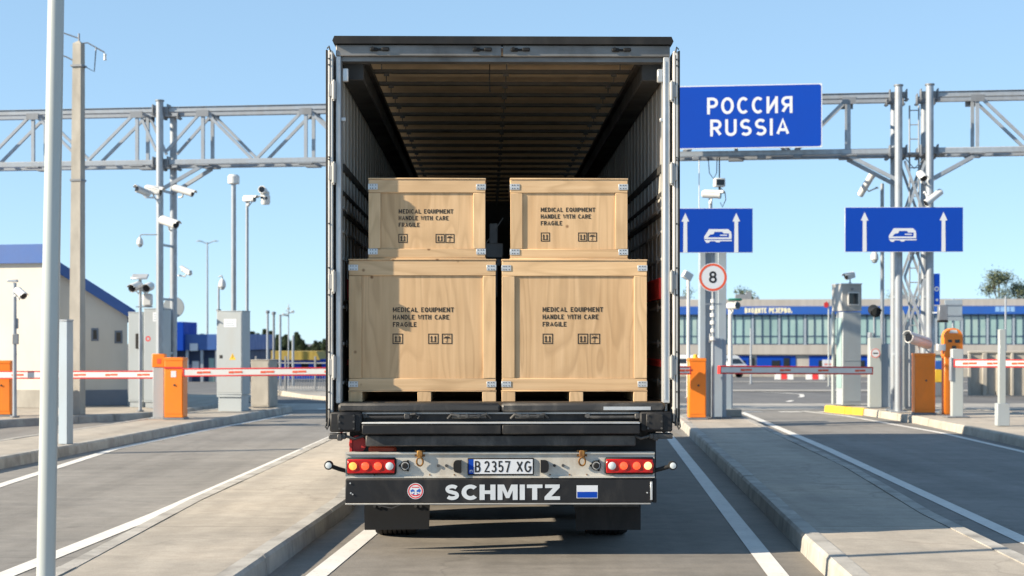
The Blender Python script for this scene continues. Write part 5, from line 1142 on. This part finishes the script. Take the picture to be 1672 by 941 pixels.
for p, w_, h_ in ((1214, 1.1, .55), (1226, .5, .75), (1116, .8, .4), (1240, .3, .3), (1480, 1.4, .5)):
    b = MB(); b.box(xx(p) - w_ / 2, xx(p) + w_ / 2, 4, 5, zp + .001, zp + h_, .03); b.build('roof_unit', steel_dk, t)
# ribbed concrete wall at the right
t = thing('concrete_wall', 'ribbed grey concrete wall standing in the yard behind the right-hand barrier arm', 'wall', (13.7, 47.5, -.02), R(-3))
b = MB(); b.box(0, 9, .1, .2, 0, 1.27); b.build('panel', concrete, t)
for k in range(22): b = MB(); b.box(k * .42 - .04, k * .42 + .04 + .05 * (k % 3), 0.0, .099, 0, 1.24 + .03 * (k % 2), .01); b.build('rib', concrete, t)
b = MB(); b.box(-.02, 9.02, .05, .25, 1.271, 1.33, .01); b.build('coping', concrete, t)
t = thing('waste_container', 'small container striped blue over yellow over dark grey beside the ribbed wall', 'container', (WX(1534, 47.0), 47.0, -.03))
b = MB(); b.box(-.14, .14, 0, .6, .02, .42, .01); b.build('body', steel_dk, t); b = MB(); b.box(-.13, .13, -.01, .6, .421, .80, .01); b.build('lid', yellow, t); b = MB(); b.box(-.13, .13, -.01, .6, .801, 1.05, .01); b.build('top_panel', blue_f, t)
# banner, back of a panel sign, flag poles
Y = 60.0; g_ = gz(Y); t = thing('blue_banner', 'narrow upright blue banner sign with a pale emblem behind the ladder gantry', 'banner', (WX(1523, Y), Y, g_))
b = MB(); b.cyl((0, 0, 0), (0, 0, WZ(447, Y) - g_), .05, n=10); b.build('post', steel, t)
b = MB(); b.box(.03, .26, -.03, .03, WZ(498, Y) - g_, WZ(447, Y) - g_, .006); b.build('panel', blue_s, t)
b = MB(); b.disc(.14, WZ(472, Y) - g_, -.034, .09, 20, .05); b.disc(.15, WZ(490, Y) - g_, -.034, .05, 14); b.build('emblem', cab_blue, t)
Y = 45.0; t = thing('panel_sign', 'grey back of a square panel sign on a thin post by the round-headed card reader', 'road sign', (WX(1556, Y), Y, 0))
b = MB(); b.cyl((0, 0, 0), (0, 0, WZ(488, Y)), .03, n=10); b.build('post', steel, t)
b = MB(); b.box(-.25, .25, -.06, -.035, WZ(524, Y), WZ(490, Y), .005); b.build('panel', cab_blue, t)
b = MB()
for k in (498, 515): b.box(-.23, .23, -.075, -.061, WZ(k, Y) - .02, WZ(k, Y) + .02)
b.build('rail', steel, t)
slim_pole('flag_pole', 'thin pole with a small red top before the terminal, left of the kiosk tower', 1353, 492, 70, .035, z0=gz(70), mat=pole_w)
t = thing('red_flag', 'small red pennant hanging at the top of the thin pole before the terminal', 'flag', W(1351, 497, 69.95))
b = MB(); b.prism([(0, .12), (-.16, .05), (-.14, -.12), (-.02, -.16), (.06, -.05)], -.01, .01); b.build('cloth', red, t)
slim_pole('light_pole', 'thin grey pole rising in front of the terminal at the far right', 1642, 484, 60, .04, z0=gz(60), mat=steel)
slim_pole('light_pole', 'thin grey pole in front of the terminal windows between the two lanes', 1226, 536, 80, .05, z0=gz(80), mat=steel)
# double street lamp far away on the left
Y = 110.0; g_ = gz(Y); t = thing('street_lamp', 'slender double-armed street lamp far behind the left gantry posts', 'street lamp', (WX(338.5, Y), Y, g_)); h = WZ(396, Y) - g_
b = MB(); b.cyl((0, 0, 0), (0, 0, h), .085, .05, n=10); b.build('shaft', steel, t)
for s in (-1, 1):
    b = MB(); b.tube([(0, 0, h - .1), (s * .3, 0, h + .03), (s * .62, 0, h + .14)], .035, 6); b.build('arm', steel, t)
    b = MB(); b.box(s * .36, s * .76, -.06, .06, h + .05, h + .11, .02); b.xf(Matrix.Translation((0, 0, .0))); b.build('lamp_head', cab_grey, t)
for px, py, kind, lb in ((437, 512, 0, 'first of the grey poles standing together behind the left barrier arm'), (447, 514, 0, 'darker second pole in the group behind the left barrier arm'), (457.5, 514, 1, 'pole with a small side lamp in the group behind the left barrier arm'), (471, 508, 2, 'very thin pole with an ornate cross top in the group behind the left barrier arm'), (478.5, 548, 0, 'shortest pale pole in the group behind the left barrier arm')):
    Y = 66.0; t = slim_pole('yard_pole', lb, px, py, Y, .055 if kind != 2 else .028, z0=gz(Y), mat=steel_dk if 'darker' in lb else steel, group='poles behind the left barrier arm'); h = WZ(py, Y) - gz(Y)
    if kind == 0 and py < 540: b = MB(); b.lathe([(.055, h), (.09, h + .02), (.09, h + .1), (.03, h + .13)], (0, 0, 0), 'Z', 10); b.build('cap', steel_dk, t)
    if kind == 1: b = MB(); b.tube([(0, 0, h - .05), (.12, 0, h), (.25, 0, h - .02)], .02, 6); b.box(.2, .34, -.05, .05, h - .06, h + .0, .01); b.build('lamp', steel_dk, t)
    if kind == 2:
        b = MB(); b.bar((-.2, 0, h - .15), (.2, 0, h - .05), .03, .03); b.bar((-.12, 0, h + .02), (.12, 0, h - .08), .03, .03); b.cyl((0, 0, h), (0, 0, h + .28), .02, n=6); b.box(-.06, .06, -.03, .03, h + .05, h + .14, .01); b.box(.12, .24, -.04, .04, h - .08, h + .02, .01); b.box(-.26, -.16, -.04, .04, h - .2, h - .1, .01); b.build('antenna', alu, t)

# ================================================================== far vehicles and plastic barriers
def van(label, px, Y, w, h, rz):
    g_ = gz(Y); t = thing('parked_van', label, 'van', (WX(px, Y), Y, g_), rz, 'vans parked before the terminal')
    L = 4.4
    prof = [(0, .35), (0, .95), (.25, 1.05), (1.0, h * .96), (1.3, h), (L, h), (L, .35)]   # y, z from the nose
    b = MB(); n = len(prof)
    vs = [(x * (1 if z < 1.1 else .92), y, z) for x in (-w / 2, w / 2) for y, z in prof]
    b.add(vs, [tuple(range(n)), tuple(range(2 * n - 1, n - 1, -1))] + [(i, n + i, n + (i + 1) % n, (i + 1) % n) for i in range(n)]); b.build('body', white, t)
    b = MB(); b.add([(-w * .40, .30, 1.10), (w * .40, .30, 1.10), (w * .38, .98, h * .93), (-w * .38, .98, h * .93)], [(0, 1, 2, 3)]); b.xf(Matrix.Translation((0, -.012, .012))).build('windscreen', glass_d, t)
    for s in (-1, 1):
        b = MB(); b.box(s * w * .47, s * w * .30, -.015, .02, .68, .86, .02); b.build('headlight', alu, t)
        b = MB(); b.box(s * (w * .5 + .01), s * (w * .5 - .08), 1.1, 1.9, 1.2, h - .2, .01); b.build('side_window', glass_d, t)
        for y in (.85, 3.5): b = MB(); b.cyl((s * w * .5 + s * .01, y, .33), (s * w * .36, y, .33), .33, n=18); b.build('wheel', tyre_m, t)
    b = MB(); b.box(-w / 2, w / 2, -.04, .05, .36, .55, .03); b.build('bumper', black, t)
van('white van parked before the terminal, half hidden by the wide column', 1207, 124, 1.8, 1.75, R(35))
van('white van parked before the terminal, just right of the truck', 1112, 122, 1.8, 1.75, R(-10))
for i, (px, lb) in enumerate(((1280, 'low red and white plastic barrier on the yard beneath the middle of the barrier arm'), (1331, 'low red and white plastic barrier on the yard nearer the kiosk tower'))):
    Y = 108.0; g_ = gz(Y); t = thing('plastic_barrier', lb, 'barrier block', (WX(px, Y), Y, g_), R(-6), 'plastic barriers on the yard')
    for k, m in enumerate((white, red, white)): b = MB(); x = -.62 + k * .42; b.add([(x, -.22, 0), (x + .405, -.22, 0), (x + .405, .22, 0), (x, .22, 0), (x + .02, -.08, .5), (x + .385, -.08, .5), (x + .385, .08, .5), (x + .02, .08, .5)], [(3, 2, 1, 0), (4, 5, 6, 7), (0, 1, 5, 4), (1, 2, 6, 5), (2, 3, 7, 6), (3, 0, 4, 7)]); b.build('segment', m, t)
Y = 100; t = thing('white_board', 'small white board standing in the yard left of the kiosk tower', 'board', (WX(1352, Y), Y, gz(Y)))
b = MB(); b.box(-.35, .35, 0, .04, .75, 1.3, .01); b.build('panel', sign_w, t); b = MB(); b.box(-.3, -.26, .0, .05, 0, .749); b.box(.26, .3, .0, .05, 0, .749); b.build('legs', steel, t); b = MB(); b.box(-.22, .2, -.006, -.001, .98, 1.06); b.build('mark', redor, t)

# ================================================================== trees
def fir_mesh(h, seed):
    r_ = random.Random(seed); b = MB()
    for i in range(2000):
        u = r_.random() ** .8; z = h * (.12 + .88 * u); rad = (h * .24) * (1 - u) ** 1.0 * (.75 + .45 * math.sin(u * 26 + seed)) + .06; a = r_.uniform(0, 2 * math.pi); q = rad * r_.random() ** .4
        p = Vector((q * math.cos(a), q * math.sin(a), z - q * .25)); s = h * .028 * (1.4 - u * .7)
        d = Vector((math.cos(a), math.sin(a), -.3)) * s * 2.2; e = Vector((-math.sin(a), math.cos(a), r_.uniform(-.4, .4))) * s
        b.add([p - e, p + e, p + d], [(0, 1, 2)])
    return b
firs = []
for k in range(3):
    t = thing('fir_tree', 'x', 'tree', (0, 0, 0), 0.0, 'trees on the far edge of the yard')
    b = MB(); b.cyl((0, 0, 0), (0, 0, 4.2), .14, .02, n=8); b.build('trunk', bark, t)
    fir_mesh(4.5, 11 + k * 7).build('crown', fir_m, t, smooth=False); firs.append(t)
spots = [(412, 541), (424, 546), (432, 537), (446, 549), (453, 546), (463, 549), (484, 542), (491, 553), (500, 562), (515, 556), (524, 566), (533, 560), (470, 553), (330, 545), (343, 548), (316, 556), (505, 566), (406, 550), (418, 552), (440, 550), (458, 556), (476, 556), (509, 566), (496, 560), (519, 563), (530, 556), (541, 552), (552, 548), (409, 546), (421, 544), (428, 551), (437, 545), (442, 540), (449, 552), (456, 548), (467, 546), (474, 557), (481, 548), (487, 546), (494, 557), (503, 567), (512, 561), (518, 558), (528, 561)] + [(404 + 7 * k, 553 + (k * 5) % 9 + (8 if 13 < k < 16 else 0)) for k in range(20)]
for i, (px, py) in enumerate(spots):
    Y = 150 + (i * 37 % 40); t = firs[i] if i < 3 else dup(firs[i % 3])
    h = WZ(py, Y) + 1.5; t.location = (WX(px, Y), Y, -1.5); t.scale = (h / 4.5 * rnd.uniform(1.1, 1.5),) * 2 + (h / 4.5,); t.rotation_euler = (0, 0, rnd.uniform(0, 6))
    t['label'] = 'dark green fir in the tree line far behind the low shed' if px > 400 else 'dark fir top showing above the dark blue building'
def leafy(label, px, pyt, Y, width, n, seed, sparse):
    h = WZ(pyt, Y) + 1.5; t = thing('broadleaf_tree', label, 'tree', (WX(px, Y), Y, -1.5), 0.0, 'trees on the far edge of the yard'); r_ = random.Random(seed)
    b = MB(); b.cyl((0, 0, 0), (0, 0, h * .55), .22, .12, n=9); tips = []
    for k in range(10):
        a = r_.uniform(0, 6.3); z0 = h * r_.uniform(.35, .58); e = Vector((math.cos(a) * width * .42 * r_.uniform(.3, 1), math.sin(a) * width * .35, h * r_.uniform(.62, .97)))
        b.tube([(0, 0, z0), tuple(Vector((0, 0, z0)).lerp(e, .5) + Vector((0, 0, .25))), tuple(e)], .04, 5); tips.append(e)
    b.build('trunk', bark, t)
    b = MB()
    for i in range(n):
        c = r_.choice(tips); p = c + Vector((r_.gauss(0, 1), r_.gauss(0, 1), r_.gauss(0, .8))) * width * sparse; s = r_.uniform(.06, .14); u = Vector((r_.uniform(-1, 1), r_.uniform(-1, 1), r_.uniform(-1, 1))).normalized() * s; v = u.orthogonal().normalized() * s * .7
        b.add([p - u, p + v, p + u, p - v], [(0, 1, 2, 3)])
    b.build('crown', leaf_m, t, smooth=False)
leafy('loose leafy tree rising above the terminal roof at the right', 1632, 444, 165, 4.2, 2600, 5, .10)
leafy('rounded tree crown just above the terminal roof at the right edge of the photo', 1672, 462, 165, 4.0, 2800, 9, .12)
leafy('faint tree top above the terminal roof near the truck', 1121, 470, 170, 2.6, 900, 21, .11)
leafy('small tree top above the terminal roof behind the round speed sign', 1218, 472, 170, 2.8, 1100, 31, .11)
leafy('low leafy top above the terminal roof beyond the kiosk tower', 1470, 478, 170, 4.2, 900, 41, .12)

# ================================================================== camera, sun, sky
cam = bpy.data.cameras.new('camera'); co = bpy.data.objects.new('camera', cam); COL.objects.link(co); SC.camera = co
co.location = (0, 0, EYE); co.rotation_euler = (R(90), 0, 0)
cam.sensor_width = 36; cam.lens = F / 1672 * 36; cam.shift_y = (HY - 470.5) / 1672; cam.clip_end = 3000; cam.clip_start = .1
cam.dof.use_dof = True; cam.dof.focus_distance = 12.2; cam.dof.aperture_fstop = 3.2
SUN_AZ, SUN_EL = R(253), R(27)          # compass-like: 0 = +Y, clockwise; sun stands left, slightly behind us
sd = Vector((math.sin(SUN_AZ) * math.cos(SUN_EL), math.cos(SUN_AZ) * math.cos(SUN_EL), math.sin(SUN_EL)))
sl = bpy.data.lights.new('sun', 'SUN'); so_ = bpy.data.objects.new('sun', sl); COL.objects.link(so_)
sl.energy = 5.0; sl.angle = R(.6); sl.color = (1.0, .86, .66); so_.rotation_euler = sd.to_track_quat('Z', 'Y').to_euler(); so_.location = (-30, -10, 30)
w = bpy.data.worlds.new('World'); SC.world = w; w.use_nodes = True; nt = w.node_tree
sk = nt.nodes.new('ShaderNodeTexSky'); sk.sky_type = 'NISHITA'; sk.sun_disc = False; sk.sun_elevation = SUN_EL; sk.sun_rotation = SUN_AZ
sk.air_density = .6; sk.dust_density = 0.0; sk.ozone_density = 5.0
gm = nt.nodes.new('ShaderNodeGamma'); gm.inputs[1].default_value = .42; nt.links.new(sk.outputs[0], gm.inputs[0])   # a flatter, hazier sky
tn = nt.nodes.new('ShaderNodeMix'); tn.data_type = 'RGBA'; tn.blend_type = 'MULTIPLY'; tn.inputs[0].default_value = 1; tn.inputs[7].default_value = (1.20, 1.47, 1.60, 1); nt.links.new(gm.outputs[0], tn.inputs[6])
nt.links.new(tn.outputs[2], nt.nodes['Background'].inputs[0]); nt.nodes['Background'].inputs[1].default_value = .15
vs_ = SC.view_settings; SC.display_settings.display_device = 'sRGB'; vs_.view_transform = 'Standard'; vs_.look = 'None'; vs_.gamma = 1; vs_.use_curve_mapping = False; vs_.exposure = 1.1
SC.cycles.max_bounces = 8; SC.cycles.diffuse_bounces = 4; SC.cycles.glossy_bounces = 3
SC.cycles.use_denoising = True
